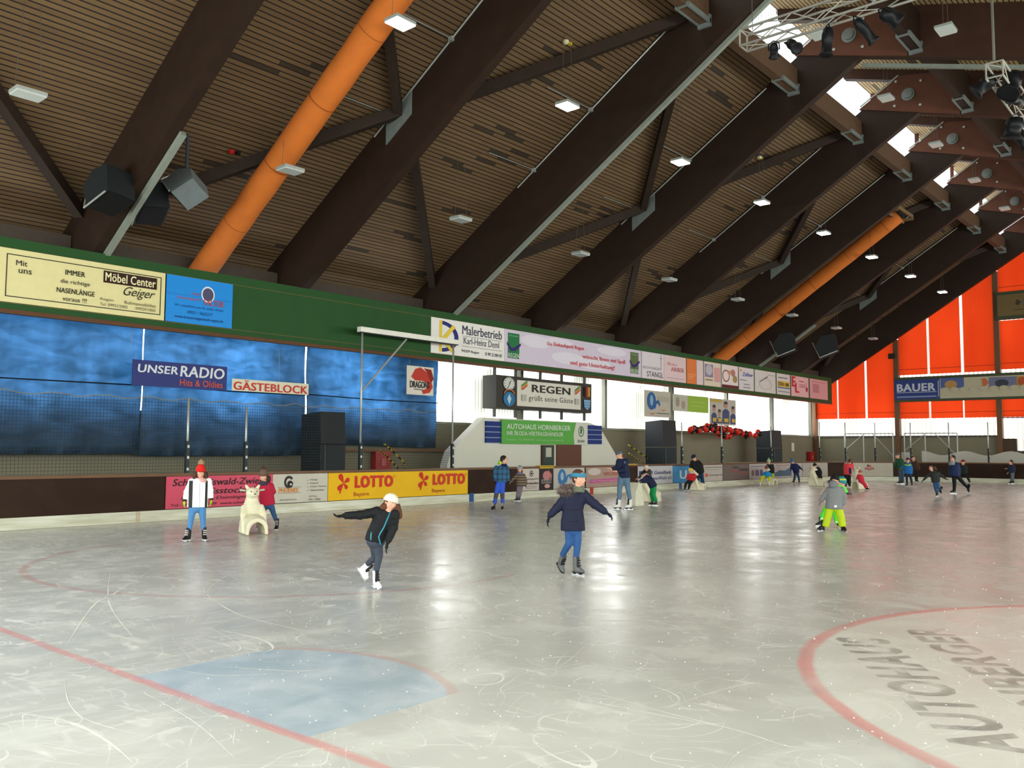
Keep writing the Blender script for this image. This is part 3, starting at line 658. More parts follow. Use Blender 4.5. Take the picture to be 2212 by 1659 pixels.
F.text('www.rotech-martin.de', .12, .09, .42, .15, '44403c'); F.text('94209 Regen', .64, .16, .8, .22, '44403c'); F.text('09921 / 960066', .64, .05, .86, .12, '44403c')
r_, F, a, b = rink_sign('billboard', 'long yellow advertising panel with red clover and LOTTO Bayern written twice', 707, 1009, 'e6b412')
for x0 in (.03, .58):
    F.text('LOTTO', x0+.135, .42, x0+.395, .88, 'c8301c', .10); F.text('Bayern', x0+.13, .08, x0+.23, .27, 'b0541c', .01); F.ring(x0+.40, .82, .008, .05, .002, 'c8301c')
    for k, (an, ln) in enumerate(((.55, .25), (2.1, .31), (3.9, .29), (5.4, .22))):
        cx, cy = x0+.065, .62; w = F.w; h = F.h; c_, s_ = math.cos(an), math.sin(an); pts = []
        for i in range(16):
            t = 2*PI*i/16; u = (ln*.5+ln*.5*math.cos(t)); v_ = ln*.42*math.sin(t)*(.55+.45*math.cos(t))
            pts.append((cx+(u*c_-v_*s_)/w, cy+(u*s_+v_*c_)/h))
        F.poly(pts, 'c8301c', 'clover_leaf')
    F.poly([(x0+.062, .60), (x0+.045, .24), (x0+.038, .25), (x0+.056, .60)], 'c8301c')
SB = [
 (1128, 1163, 'c8bcb4', 'white advertising panel with a small black oval mark beside the helmeted child'),
 (1164, 1194, '2a2224', 'narrow dark panel with a pink dragon picture under a yellow rail'),
 (1195, 1262, 'b8b2ac', 'pale advertising panel with a blue lily emblem behind the skater in navy'),
 (1265, 1350, 'a88c80', 'pinkish beige advertising panel reading WEGMANN'),
 (1377, 1452, 'b6b4b8', 'white advertising panel reading VR GenoBank DonauWald eG'),
 (1453, 1518, '3c86b8', 'blue advertising panel with pale letters beside the adult in black'),
 (1519, 1560, 'b2aaa2', 'white advertising panel with small grey print and a red square'),
 (1561, 1617, '6a5c58', 'brown grey advertising panel with faint red lettering'),
 (1618, 1732, 'b4aaa8', 'pale advertising panel with a blue mountain skyline'),
 (1733, 1787, 'aca69c', 'white advertising panel with two dark fir shapes reading ARBERLAND'),
 (1824, 1929, 'b8b2a2', 'white advertising panel reading MaM with pastel circles')]
G = []
for a_, b_, c_, l_ in SB:
    r_, F, s0, s1 = rink_sign('billboard', l_, a_, b_, c_); G.append(F)
F = G[0]; F.ring(.52, .78, .11, .14, .03, '1c1c1c'); F.disc(.52, .78, .05, .05, '1c1c1c'); F.text('Reitsport', .08, .46, .95, .58, '4a4440', .01, 0, 1.1); F.text('Seenlanden', .06, .28, .95, .40, '4a4440', .02); F.rect(.15, .18, .9, .20, '6a6460'); F.rect(.2, .1, .85, .12, '6a6460')
F = G[1]; F.disc(.5, .66, .26, .22, 'b87878'); F.poly([(.6, .95), (.9, .7), (.85, .45), (.7, .6)], 'b06a6c'); F.rect(.12, .3, .85, .48, 'a09490', lift=.009); F.text('DRAGONS', .14, .32, .84, .46, '302828', .02, lift=.013); F.disc(.55, .17, .2, .1, 'c89a96'); F.rect(0, 1.0, 1, 1.06, 'c8a820', lift=.012)
F = G[2]; F.disc(.26, .56, .13, .40, '3a70a4'); F.disc(.26, .6, .05, .2, '9ab4c8', lift=.009); F.poly([(.34, .3), (.42, .66), (.54, .72), (.58, .55), (.52, .42), (.5, .58), (.45, .56), (.4, .28)], '3a78b0', lift=.01); F.rect(.6, .6, .95, .85, 'c6bfba'); F.rect(.3, .1, .6, .14, 'b08c50')
F = G[3]; F.disc(.2, .78, .16, .18, 'c4b8b0'); F.text('WEGMANN', .42, .56, .98, .74, 'b05848', .01); F.poly([(.08, .2), (.86, .26), (.88, .44), (.10, .38)], 'b8588c'); F.text('www.schreinerei-wegmann.de', .12, .27, .84, .35, 'e0b0c8', .01, lift=.01)
F = G[4]; F.rect(.03, .46, .24, .74, '2a4478'); F.poly([(.08, .54), (.19, .7), (.19, .62), (.13, .54)], 'd8d8e0', lift=.01); F.text('VR GenoBank', .28, .54, .95, .74, '303c68', .012, .1); F.text('DonauWald eG', .28, .24, .97, .42, '505c84', .01, .1)
F = G[5]; F.text('U', .2, .22, .44, .72, 'b4d0dc', .05); F.text('X', .56, .22, .78, .6, 'a4c8dc', .03); F.disc(.67, .72, .04, .06, 'a4c8dc'); F.rect(.06, .96, .94, 1.0, '5a4a48')
F = G[6]; F.rect(.06, .82, .95, .86, '6e665e'); F.rect(.06, .70, .9, .72, '8a827a'); F.rect(.06, .28, .22, .48, 'c05c48'); F.text('www.regen.de', .28, .3, .95, .42, '5c544c', .01)
F = G[7]; F.rect(.35, .74, .6, .86, '4c4240'); F.rect(.32, .52, .6, .64, '8a4a4a'); F.rect(.62, .56, .95, .72, '4c4240'); F.rect(.62, .36, .92, .5, '84504a')
F = G[8]; F.text('Naturpark Region', .02, .78, .40, .88, '6a5880', .015, .1); F.text('Bayerischer Wald', .5, .8, .78, .9, 'c08470', .01); F.poly([(.36, .1), (.36, .32), (.5, .38), (.58, .52), (.68, .48), (.78, .66), (.86, .58), (.92, .74), (1, .66), (1, .1)], '50657c'); F.disc(.06, .4, .03, .2, '806c68'); F.rect(.11, .2, .17, .6, '6c5c78'); F.rect(.19, .2, .24, .6, '5c5080')
F = G[9]; F.poly([(.08, .5), (.15, .92), (.22, .5)], '5c5650'); F.poly([(.2, .5), (.28, .95), (.36, .5)], '5c5650'); F.poly([(.1, .46), (.2, .3), (.34, .46)], '7c94a0'); F.text('ARBERLAND', .42, .62, .95, .8, '746e6c', .005); F.rect(.4, .3, .85, .32, '8c867c'); F.rect(.4, .42, .85, .44, '8c867c')
F = G[10]; F.disc(.08, .7, .10, .3, 'd4bc78'); F.disc(.20, .46, .1, .3, 'cc9880', lift=.008); F.text('MaM', .44, .46, .62, .66, 'b03c40', .05); F.disc(.51, .78, .03, .10, '3c4c78'); F.disc(.54, .76, .03, .10, 'c85a40', lift=.01); F.rect(.42, .3, .66, .32, 'a09c90'); F.disc(.86, .55, .11, .40, '8c94b4'); F.disc(.93, .72, .08, .3, 'ccbc80', lift=.009); F.disc(.96, .35, .07, .3, 'd0a48c', lift=.01)
# bare board inlays and door posts
for px, c_, lab in ((1018, '24508c', 'short blue post at a gate in the boards, right of the yellow panel'), (1469, '2f68a0', 'short blue post under the blue advertising panel'), (1277, 'b03a2c', 'short red post in the boards beside the skater in navy')):
    s = s_at(px); P, d = bxy(s)
    o = MB().box2((P.x-.1, P.y-.03, 0), (P.x+.1, P.y+.02, .30)).build('gate_post', M(c_, .5)); tag(o, lab, 'gate post')
for px0, px1, lab in ((1164, 1195, 'yellow strip on the top rail over the dark dragon panel'), (1352, 1376, 'yellow strip on the top rail behind the man in navy')):
    a, b = s_at(px0), s_at(px1)
    o = MB().box2((a, BY-.03, 1.175), (b, BY+.18, 1.21)).build('rail_strip', M('c8a41c', .5)); tag(o, lab, 'rail strip')
# ---------------------------------------------------------------- hanging signs on the left
def hung(name, label, cat, pts, y, col, mat=None, th=.02, wave=0):
    """pts: four image corners lower left, lower right, upper right, upper left, on the plane y"""
    Q = [at(px, py, 1, y) for px, py in pts]
    x0 = (Q[0].x+Q[3].x)/2; x1 = (Q[1].x+Q[2].x)/2; z0 = (Q[0].z+Q[1].z)/2; z1 = (Q[2].z+Q[3].z)/2
    return board_sign(name, label, cat, x0, x1, y, z0, z1, col, None, th, mat)
r_, F = hung('radio_sign', 'dark blue sign reading UNSERRADIO Hits & Oldies on the blue tarpaulin', 'sign', [(285, 828), (489, 848), (491, 795), (287, 773)], 22.7, '16246c')
F.text('UNSER', .05, .52, .46, .84, 'd0d4dc', .03, .1); F.text('RADIO', .48, .46, .97, .90, 'd0d4dc', .03, .1); F.text('Hits & Oldies', .48, .10, .95, .36, 'd0543c', .008)
r_, F = hung('guest_block_sign', 'white sign reading GÄSTEBLOCK in red letters on the blue tarpaulin', 'sign', [(501, 845), (666, 852), (667, 829), (502, 818)], 22.7, 'd6cfb8')
F.text('GÄSTEBLOCK', .015, .08, .985, .92, 'c03024', .03)
fabric = lambda c: M(c, .8, 0, .08, 3, .2)
r_, F = hung('team_flag', 'white DRAGONS flag with a red dragon hanging beside the blue tarpaulin', 'flag', [(881, 852), (939, 855), (934, 795), (877, 788)], 22.3, 'd8d0c4', fabric('d8d0c4'))
F.poly([(.15, .62), (.3, .9), (.5, .97), (.75, .8), (.9, .55), (.97, .3), (.85, .1), (.6, .04), (.55, .16), (.75, .25), (.8, .4), (.6, .5), (.3, .5)], 'b83828'); F.poly([(.62, .95), (.9, .92), (1.0, .6), (.9, .45), (.75, .8)], '8c2018', lift=.01)
F.text('DRAGONS', .1, .24, .84, .48, '201818', .04, 0, .9, .013); F.rect(.25, .17, .6, .21, '7a6c68')
r_, F = hung('club_flag', 'white flag with a blue lily emblem hanging before the bright left wall', 'flag', [(1394, 899), (1449, 903), (1448, 848), (1390, 841)], 22.4, 'b8b0a4', fabric('b8b0a4'))
F.disc(.26, .6, .17, .34, '2c5c94'); F.disc(.26, .62, .06, .2, '8aa4c0', lift=.01); F.poly([(.35, .35), (.42, .6), (.52, .66), (.6, .5), (.55, .4), (.52, .52), (.45, .5), (.4, .3)], '2c5c94', lift=.01); F.poly([(.14, .16), (.28, .08), (.42, .16), (.28, .12)], 'c03a2c'); F.poly([(.55, .3), (.7, .24), (.85, .3), (.7, .28)], 'c86a2c'); F.rect(.45, .13, .95, .16, '605850'); F.rect(.5, .6, .95, .8, 'a8a298')
r_, F = hung('green_banner', 'banner half pale and half lime green hanging before the bright left wall', 'flag', [(1455, 886), (1530, 894), (1531, 860), (1453, 849)], 22.4, 'b8b4a4', fabric('b8b4a4'))
F.rect(.4, 0, 1, 1, '90b040'); F.disc(.12, .55, .05, .3, '98887c'); F.disc(.28, .4, .05, .25, 'a08c80'); F.rect(.5, .6, .9, .64, 'a8c060'); F.rect(.5, .35, .85, .39, 'a8c060')
r_, F = hung('portrait_banner', 'pale banner showing four people in blue with yellow name fields', 'flag', [(1535, 920), (1592, 917), (1587, 863), (1531, 861)], 22.4, 'b8b0a8', fabric('b8b0a8'))
F.rect(.03, .86, .45, .97, 'b89c48')
for cx, top_, w in ((.16, .76, .1), (.36, .6, .09), (.6, .92, .13), (.88, .76, .1)):
    F.poly([(cx-w, .06), (cx-w, top_-.4), (cx-w*.4, top_-.3), (cx+w*.4, top_-.3), (cx+w, top_-.4), (cx+w, .06)], '3c4c70', lift=.008); F.disc(cx, top_-.15, w*.55, .12, 'b0887c', lift=.010); F.disc(cx, top_-.06, w*.55, .06, '4c3c38', lift=.012)
    F.rect(cx-w*.6, .12, cx+w*.7, .26, 'c8a840', lift=.014)
# board with clock and crests
X0, X1 = at(1072, 850, 1, 21.9).x, at(1278, 850, 1, 21.9).x; zt, zb = at(1100, 813, 1, 21.9).z, at(1100, 885, 1, 21.9).z
zb = at(1278, 893, 1, 21.9).z; zt = at(1278, 830, 1, 21.9).z
cb = empty('clock_board', (X0, 21.9, zb), 'dark box board with clock, crests and REGEN grüßt seine Gäste', 'sign board')
MB().box2((0, 0, 0), (X1-X0, .7, zt-zb)).build('case', M('2c2822', .5), cb)
F = Face((X0, 21.9, zb), X_, Z_, X1-X0, zt-zb, cb)
F.rect(.195, .10, .87, .90, 'd2cdc2', 'light_field'); F.text('REGEN', .34, .56, .75, .80, '181410', .03, lift=.014); F.text('grüßt seine Gäste', .31, .24, .78, .46, '4c4844', 0, 0, 1.1, .014)
F.disc(.115, .76, .055, .20, 'c8cac4', 'clock_face', .02); F.ring(.115, .76, .058, .21, .005, '404040', lift=.022)
for k in range(12):
    t = k*PI/6; F.disc(.115+.045*math.sin(t), .76+.165*math.cos(t), .004, .012, '282828', lift=.026)
F.poly([(.113, .76), (.128, .86), (.131, .85), (.118, .75)], '181818', 'clock_hand', .03); F.poly([(.118, .77), (.098, .62), (.101, .61), (.121, .76)], '181818', 'clock_hand', .03)
F.disc(.115, .29, .055, .22, '2a6e9c', 'crest', .016); F.poly([(.115, .45), (.135, .3), (.115, .12), (.095, .3)], 'a8c8d4', 'crest', .022); F.ring(.115, .40, .055, .2, .010, 'b06a30', lift=.024, a0=.3, a1=2.84)
F.rect(.905, .56, .928, .88, '1c1a18', 'crest', .016); F.rect(.928, .54, .95, .88, 'a03020', 'crest', .018); F.rect(.95, .56, .972, .88, 'b88c34', 'crest', .016)
F.poly([(.90, .44), (.975, .44), (.97, .2), (.94, .1), (.905, .2)], '8cb0d0', 'crest', .016)
for i in range(3):
    for j in range(3): F.poly([(.91+.022*i, .40-.09*j), (.921+.022*i, .36-.09*j), (.915+.022*i, .32-.09*j), (.904+.022*i, .36-.09*j)], '3c78b4', 'crest', .02)
for x0 in (.235, .80):
    for i, c in enumerate(('c03c2c', 'd88c30', '3c8c4c')): F.poly([(x0, .58+.06*i), (x0+.03, .66+.06*i), (x0+.055, .74+.06*i), (x0+.055, .79+.06*i), (x0+.03, .71+.06*i), (x0, .63+.06*i)], c, 'pennant', .016)
    F.rect(x0, .26, x0+.045, .46, 'b0aca4', 'notice', .016)
for t in (.02, .22, .47, .70, .96):
    o = MB().box2((X0+(X1-X0)*t, 22.1, 3.05), (X0+(X1-X0)*t+.09, 22.19, 5.02)).build('support_post', M('4a4c4a', .5, .3)); tag(o, 'thin dark post carrying the clock board, %s of five from the left' % ORD[[.02, .22, .47, .70, .96].index(t)], 'post', 'posts of the clock board')
# announcer booth: white wall with slanted sides
bx = [at(q[0], q[1], 1, 22.0) for q in ((966, 1008), (975, 975), (1046, 902), (1274, 913), (1295, 922), (1352, 1005))]
bz = [(p_.x, max(-.03, p_.z)) for p_ in bx]; bz[0] = (bz[0][0], -.03); bz[-1] = (bz[-1][0]+.9, -.03); bz.insert(1, (bz[0][0], 1.25))
bo = empty('announcer_booth', (bz[0][0], 22.0, 0), 'white booth wall with slanted sides behind the boards, two doors in it', 'booth')
x_ = bz[0][0]
MB().prism([(a-x_, b) for a, b in bz], 1, 0, .35).build('white_wall', white_paint, bo)
D = [at(1168, 962, 1, 22).x, at(1195, 962, 1, 22).x, at(1201, 962, 1, 22).x, at(1254, 962, 1, 22).x]
d_ = MB().box2((D[0]-x_, -.05, 0), (D[1]-x_, 0, 2.0)).build('door', M('3c2418', .5), bo)
MB().box2((D[0]-x_+.08, -.06, 0), (D[1]-x_-.05, -.045, 1.95)).build('door_leaf', M('1c3024', .4), d_)
MB().box2((D[0]-x_+.25, -.07, 1.52), (D[1]-x_-.2, -.058, 1.9)).build('notice', M('b8b4a8', .6), d_)
MB().box2((D[2]-x_, -.05, 0), (D[3]-x_, 0, 2.02)).build('door', M('5c3424', .5), bo)
# blue louvre with the green banner
L0, L1_, lz0, lz1 = at(1049, 930, 1, 21.95).x, at(1299, 930, 1, 21.95).x, at(1049, 957, 1, 21.95).z, at(1049, 909, 1, 21.95).z
lv = empty('blue_louvre', (L0, 21.95, lz0), 'dark blue slatted board on the white booth behind the green banner', 'slatted board')
for i in range(4):
    h = (lz1-lz0)/4; MB().box2((0, -.03, h*i+.02), (L1_-L0, .03, h*(i+1)-.015)).build('slat', M('142c70', .6), lv)
MB().box2((0, 0, 0), (L1_-L0, .04, lz1-lz0)).build('backing', M('8c98b8', .6), lv)
a, b = at(1084, 930, 1, 21.88).x, at(1269, 930, 1, 21.88).x
r_, F = board_sign('green_banner', 'green banner reading AUTOHAUS HORNBERGER with a white field at its right', 'banner', a, b, 21.88, lz0-.02, at(1084, 906, 1, 21.88).z, '4a9c34')
F.poly([(.83, 0), (1, 0), (1, 1), (.85, 1), (.82, .45)], 'c8c8bc'); F.text('AUTOHAUS HORNBERGER', .05, .62, .78, .84, 'ccd8c4', .02); F.text('IHR ŠKODA-VERTRAGSHÄNDLER', .05, .36, .69, .58, 'ccd8c4', .012)
F.text('Kirchdorf   Tel. 09928/7464   www.autohaus-hornberger.de', .05, .12, .69, .22, '9cc88c'); F.ring(.915, .60, .035, .24, .006, '383c38', lift=.012); F.poly([(.9, .5), (.905, .72), (.918, .8), (.93, .7), (.922, .5)], '2c7c3c', lift=.012); F.text('ŠKODA', .87, .10, .96, .24, '383c38', .01)
# text of the end wall band
r_, F = end_sign('ski_banner', 'blue BAUER field and white ski banner with small sport pictures on the end wall', 'banner', 18.25, 6.0, EX-.64, 5.15, 6.42, 'b0a890', th=.02)
W = F.w; u = lambda y: (18.25-y)/W
F.rect(0, 0, u(15.5), 1, '2c3c78'); F.text('BAUER', u(18.1), .40, u(15.75), .80, 'b8bcc8', .05); F.rect(u(18.1), .34, u(15.7), .37, 'b0b4c4', lift=.012); F.rect(u(18.1), .10, u(15.7), .16, '8890b0', lift=.012); F.rect(u(15.62), .1, u(15.54), .9, '8890a8', lift=.012)
F.rect(u(15.45), .5, u(14.1), 1, '4c5c90'); F.disc(u(14.85), .68, .03, .2, 'a88450', lift=.012); F.poly([(u(13.3), .4), (u(13.05), .6), (u(13.1), .9), (u(12.9), .92), (u(12.7), .7), (u(12.95), .5)], 'b8643c', lift=.012); F.rect(u(12.7), .5, u(11.2), .95, '6c6c88'); F.disc(u(12.0), .65, .03, .18, '383c44', lift=.012); F.rect(u(11.2), .5, u(9.9), .95, 'a88040'); F.disc(u(10.9), .7, .02, .2, 'a8502c', lift=.012)
for k in range(10): F.disc(u(15.2-.55*k), .42, .02, .12, 'b0a890', lift=.014)
r_, F = end_sign('crest_board', 'beige board with a grey crest high on the end wall', 'sign', 12.1, 4.0, EX-.64, 10.05, 11.35, '6c5a38', th=.02)
F.disc(.19, .55, .02, .22, '4c5c5c'); F.poly([(.14, .45), (.12, .5), (.13, .75), (.16, .6)], '3c3428'); F.poly([(.24, .45), (.26, .5), (.25, .75), (.22, .6)], '3c3428'); F.rect(.11, .22, .27, .26, '4c4028')
# letters painted in the ice
def ice_text(t, cx, cy, L, h):
    V, Fc = text_verts(t, 0, 0, 1.12, .035); d = Vector((.84, .545, 0)); up = Vector((-.545, .84, 0))
    m = NT('ice_lettering'); n = m.noise(3, 4); m.base(lin('7f7f7a'), .22)
    m.put(m.b.inputs['Alpha'], m.f('MULTIPLY', m.ramp(n, .30, .62), .42))
    o = flat_object('lettering', V, Fc, Vector((cx, cy, .002))-d*(L/2)-up*(h/2), d*L, up*h, m.m, None, 0.0015)
    return o
o = ice_text('AUTOHAUS', 7.55, 2.22, 3.35, .50); tag(o, 'faded grey word AUTOHAUS in the ice inside the right red circle', 'ice lettering')
o = ice_text('HORNBERGER', 8.1, 1.65, 4.3, .44); tag(o, 'faded grey word HORNBERGER in the ice inside the right red circle', 'ice lettering')
# ---------------------------------------------------------------- blue tarpaulins on the left
g = NT('blue_tarpaulin'); nt = g.t
w1 = g.noise(1.2, 4, g.vec(g.x, 0, g.f('MULTIPLY', g.z, 2.5)), dist=.8); fold = g.noise(3, 2, g.vec(g.x, 0, g.f('MULTIPLY', g.z, .3)))
col = g.mix(g.ramp(g.f('ADD', g.f('MULTIPLY', w1, .7), g.f('MULTIPLY', fold, .3)), .3, .7), lin('54809f'), lin('7fadd4'))
tr = nt.nodes.new('ShaderNodeBsdfTranslucent'); nt.links.new(col, tr.inputs[0]); g.base(g.mix(.7, col, lin('101420')), .6)
ms = nt.nodes.new('ShaderNodeMixShader'); ms.inputs[0].default_value = .36; nt.links.new(tr.outputs[0], ms.inputs[1]); nt.links.new(g.b.outputs[0], ms.inputs[2]); nt.links.new(ms.outputs[0], g.out.inputs[0])
g.bump(g.f('ADD', w1, fold), .5, .05); tarp = g.m
def tarpaulin(x0, x1, z0, z1, lab, y=23.35, sag=0):
    n = max(6, int((x1-x0)*4)); m_ = 14; V = []; F = []
    for i in range(n+1):
        for j in range(m_+1):
            u, v = i/n, j/m_; x = x0+(x1-x0)*u
            zz = z0+(z1-z0)*v + (-.35*sag*u if j == 0 else 0)
            V.append((x, y+.05*math.sin(x*5+v*3)*(1-v*.6)+.03*math.sin(x*13+v*9), zz))
    for i in range(n):
        for j in range(m_): a = i*(m_+1)+j; F.append((a, a+m_+1, a+m_+2, a+1))
    o = MB().add(V, F).build('tarpaulin', tarp, None, True); tag(o, lab, 'tarpaulin', 'blue tarpaulins on the left')
    q = o.modifiers.new('t', 'SOLIDIFY'); q.thickness = .004
    MB().tube([(x0, y-.07, 3.55), ((x0+x1)/2, y-.08, 3.50), (x1, y-.07, 3.52)], .018, 5).build('rope', M('14181e', .7), o)
tarpaulin(4.0, 11.62, 1.65, 5.25, 'large blue tarpaulin at the left edge behind the netting')
tarpaulin(11.65, 17.0, 1.6, 5.25, 'blue tarpaulin behind the UNSERRADIO and GÄSTEBLOCK signs')
tarpaulin(17.06, 22.95, 2.0, 5.25, 'blue tarpaulin ending left of the bright corrugated wall', sag=.4)
# solid backing board so the light enters only above: grey stand wall with brown rail
o = MB().box2((18.5, 23.6, 1.72), (24.3, 23.75, 1.82)).build('handrail', M('7a5a40', .6)); tag(o, 'brown wooden rail on the grey wall behind the posts', 'rail')
for x, lab in ((20.6, 'red cabinet on the grey wall behind the black and yellow chains'), (34.6, 'red cabinet on the grey wall right of the white booth'), (59.2, 'red fire cabinet in the far left corner')):
    root = empty('fire_cabinet', (x, 23.7, .75), lab, 'cabinet', 'red wall cabinets')
    MB().box2((-.35, -.1, 0), (.35, .15, 1.0)).build('body', M('a02420', .4), root); MB().box((0, -.11, .6), (.2, .02, .25)).build('notice', M('b86060', .5), root)
# netting behind the boards
def net_mat(nm, c, cell, w):
    g = NT(nm); fx = g.f('FRACT', g.f('DIVIDE', g.x, cell)); fz = g.f('FRACT', g.f('DIVIDE', g.z, cell))
    a = g.f('MAXIMUM', g.f('LESS_THAN', fx, w), g.f('LESS_THAN', fz, w)); g.base(lin(c), .8); g.put(g.b.inputs['Alpha'], a); return g.m
nm_ = net_mat('dark_netting', '1c1c18', .08, .09)
def net(x0, x1, z0, z1, y, mat, lab, scal=.1, ybase=None, vertical=True):
    n = int((x1-x0)*3); V = []; F = []
    for i in range(n+1):
        x = x0+(x1-x0)*i/n; z = z1-scal*abs(math.sin((x-x0)*PI/1.1))
        V += [(x, y+.02*math.sin(x*7), z0), (x, y+.03*math.sin(x*5), z)]
    for i in range(n): F.append((2*i, 2*i+2, 2*i+3, 2*i+1))
    m = MB().add(V, F); o = m.build('safety_net', mat); tag(o, lab, 'net')
    MB().tube([V[2*i+1] for i in range(n+1)], .01, 4).build('edge_cord', M('8a8674', .8), o); return o
net(3.0, 21.5, 1.2, 3.12, 21.13, nm_, 'dark safety netting standing on the boards before the blue tarpaulins')
# posts on the boards
def post(x, y, top, lab, base=True):
    root = empty('net_post', (x, y, 1.16), lab, 'net post', 'net posts on the boards')
    MB().tube([(0, 0, .3), (0, 0, top-1.16)], .032, 8).build('tube', galv, root, True)
    m = MB().box((0, 0, .42), (.09, .09, .84)); m.build('sleeve', M('2e3436', .5, .3), root)
    for z in (.12, .42, .7): MB().box((0, -.05, z), (.05, .02, .07)).build('clamp', M('c8ccc8', .4), root)
for x, y, top, lab in ((11.78, 21.1, 3.12, 'grey net post above the pink advertising panel'), (13.5, 21.12, 2.95, 'slim pale net post between the two girls at the boards'), (17.48, 21.1, 5.58, 'tall post carrying the left end of the white crossbar'), (21.5, 21.1, 5.4, 'tall post carrying the right end of the white crossbar'),
    (37.05, 21.1, 3.15, 'grey net post before the first big black loudspeaker stack'), (41.1, 21.1, 3.12, 'grey net post below the portrait banner'), (47.0, 21.1, 3.15, 'grey net post just left of the farthest loudspeaker stack')):
    post(x, y, top, lab)
for px, i in ((1774, 0), (1829, 1), (1893, 2), (1969, 3), (2051, 4), (2135, 5)):
    s = s_at(px); P, d = bxy(s); nn = Vector((-d.y, d.x, 0)); P = P+nn*.1
    post(P.x, P.y, 3.55, 'net post on the far boards, %s from the left corner' % ORD[i])
cb_ = empty('crossbar', (17.35, 21.1, 5.42), 'white crossbar with a diagonal brace between two tall posts', 'crossbar')
MB().box2((0, -.09, 0), (4.35, .09, .16)).build('bar', M('e4e2d8', .4), cb_)
MB().box2((0, -.10, -.03), (4.3, .10, 0)).build('lower_track', M('2a2c2c', .5), cb_)
MB().tube([(.1, .03, -1.9), (2.0, .03, -.03)], .03, 6).build('diagonal_brace', galv, cb_)
# loudspeaker stacks on the stand
def stack(x, y, w, d, z1, lab, rz=0):
    root = empty('loudspeaker_stack', (x, y, 0), lab, 'loudspeaker', 'black loudspeaker stacks on the stand', rz)
    k = M('20262a', .55, 0, .1)
    MB().box2((-w/2, -d/2, 0), (w/2, d/2, 1.95)).build('bass_cabinet', k, root, bevel=.02)
    MB().prism([(-d/2, 1.97), (d/2, 1.97), (d/2, z1-.08), (-d/2+.06, z1)], 0, -w/2, w/2).build('top_cabinet', k, root)
    MB().box2((-w/2+.05, -d/2-.015, .1), (w/2-.05, -d/2, 1.85)).build('grille', M('2c3438', .7, 0, .1, 40), root)
    MB().tube([(-w/2+.12, -d/2-.05, 1.95), (-w/2+.12, -d/2-.08, 0)], .012, 5).build('cable', M('606460', .6), root)
stack(17.0, 22.3, .95, 1.0, 2.95, 'big black loudspeaker stack behind the netting before the blue tarpaulin')
stack(37.0, 22.2, 1.25, 1.0, 3.25, 'big black loudspeaker stack left of the balloon garland')
stack(49.2, 22.2, 1.35, 1.0, 3.0, 'big black loudspeaker stack at the far end of the left stand')
# chains
def chain(pts, y, lab):
    P = [at(a, b, 1, y) for a, b in pts]; root = empty('warning_chain', P[0], lab, 'chain', 'black and yellow chains'); o = P[0]
    n = 14
    for c, col in ((0, 'c8a828'), (1, '1a1a18')):
        m = MB()
        for i in range(n):
            if i % 2 != c: continue
            f = lambda t: next(P[k]+(P[k+1]-P[k])*(t*(len(P)-1)-k) for k in range(len(P)-1) if t*(len(P)-1) <= k+1.0001)
            m.tube([f(i/n)-o, f((i+1)/n)-o], .03, 5)
        m.build('chain_links', M(col, .5), root)
chain([(830, 959), (845, 972), (874, 1000), (875, 1012)], 22.8, 'upper black and yellow chain before the first red cabinet')
chain([(821, 972), (835, 985), (860, 1012)], 22.8, 'lower black and yellow chain before the first red cabinet')
chain([(1357, 961), (1380, 976), (1404, 995), (1404, 1002)], 22.6, 'upper black and yellow chain beside the man in navy')
chain([(1358, 979), (1375, 990), (1390, 1001)], 22.6, 'lower black and yellow chain beside the man in navy')
# balloons
bal = {'r': M('c8281c', .25, 0, .05), 'k': M('241c1a', .25, 0, .05)}
def balloon(px, py, c, k, y=22.1):
    wh = 'left of the first loudspeaker stack' if px < 1480 else 'in the left half of the garland' if px < 1545 else 'in the sagging lower strand' if k > 52 and k < 65 else 'in the upper strand of the right half' if px < 1622 else 'at the right end of the garland'
    P = at(px, py, 1, y)+Vector((0, random.uniform(-.12, .12), 0)); r = .15
    root = empty('balloon', P, ('red' if c == 'r' else 'black')+' balloon '+wh, 'balloon', ('red' if c == 'r' else 'black')+' balloons '+wh)
    rot = Matrix.Rotation(random.uniform(-.8, .8), 3, 'Y')
    MB().lathe([(.0, -1.25*r), (.3*r, -1.0*r), (.8*r, -.45*r), (r, .1*r), (.92*r, .5*r), (.6*r, .88*r), (.0, 1.05*r)], (0, 0, 0), rot, 12).build('skin', bal[c], root, True)
bl_ = [(1439, 916, 'r'), (1443, 918, 'k')]
for i in range(24): bl_.append((1489+i*2.3+random.uniform(-1, 1), 928+(-4 if i > 14 else 3)*math.sin(i*.9)-(4 if i > 15 else 0), 'rk'[i % 2]))
bl_ += [(1541, 929, 'k')]
for i in range(26): bl_.append((1550+i*2.7+random.uniform(-1, 1), 925+i*.52+2*math.sin(i*1.3), 'rk'[(i*3 % 5) % 2]))
for i in range(12): bl_.append((1549+i*4.1, 934+6*math.sin(i*PI/11*1.1)*1.6, 'rk'[i % 2]))
bl_ += [(1627, 941, 'r'), (1640, 937, 'k'), (1641, 933, 'r'), (1612, 938, 'r'), (1615, 942, 'k')]
for i, (a, b, c) in enumerate(bl_): balloon(a, b, c, i)
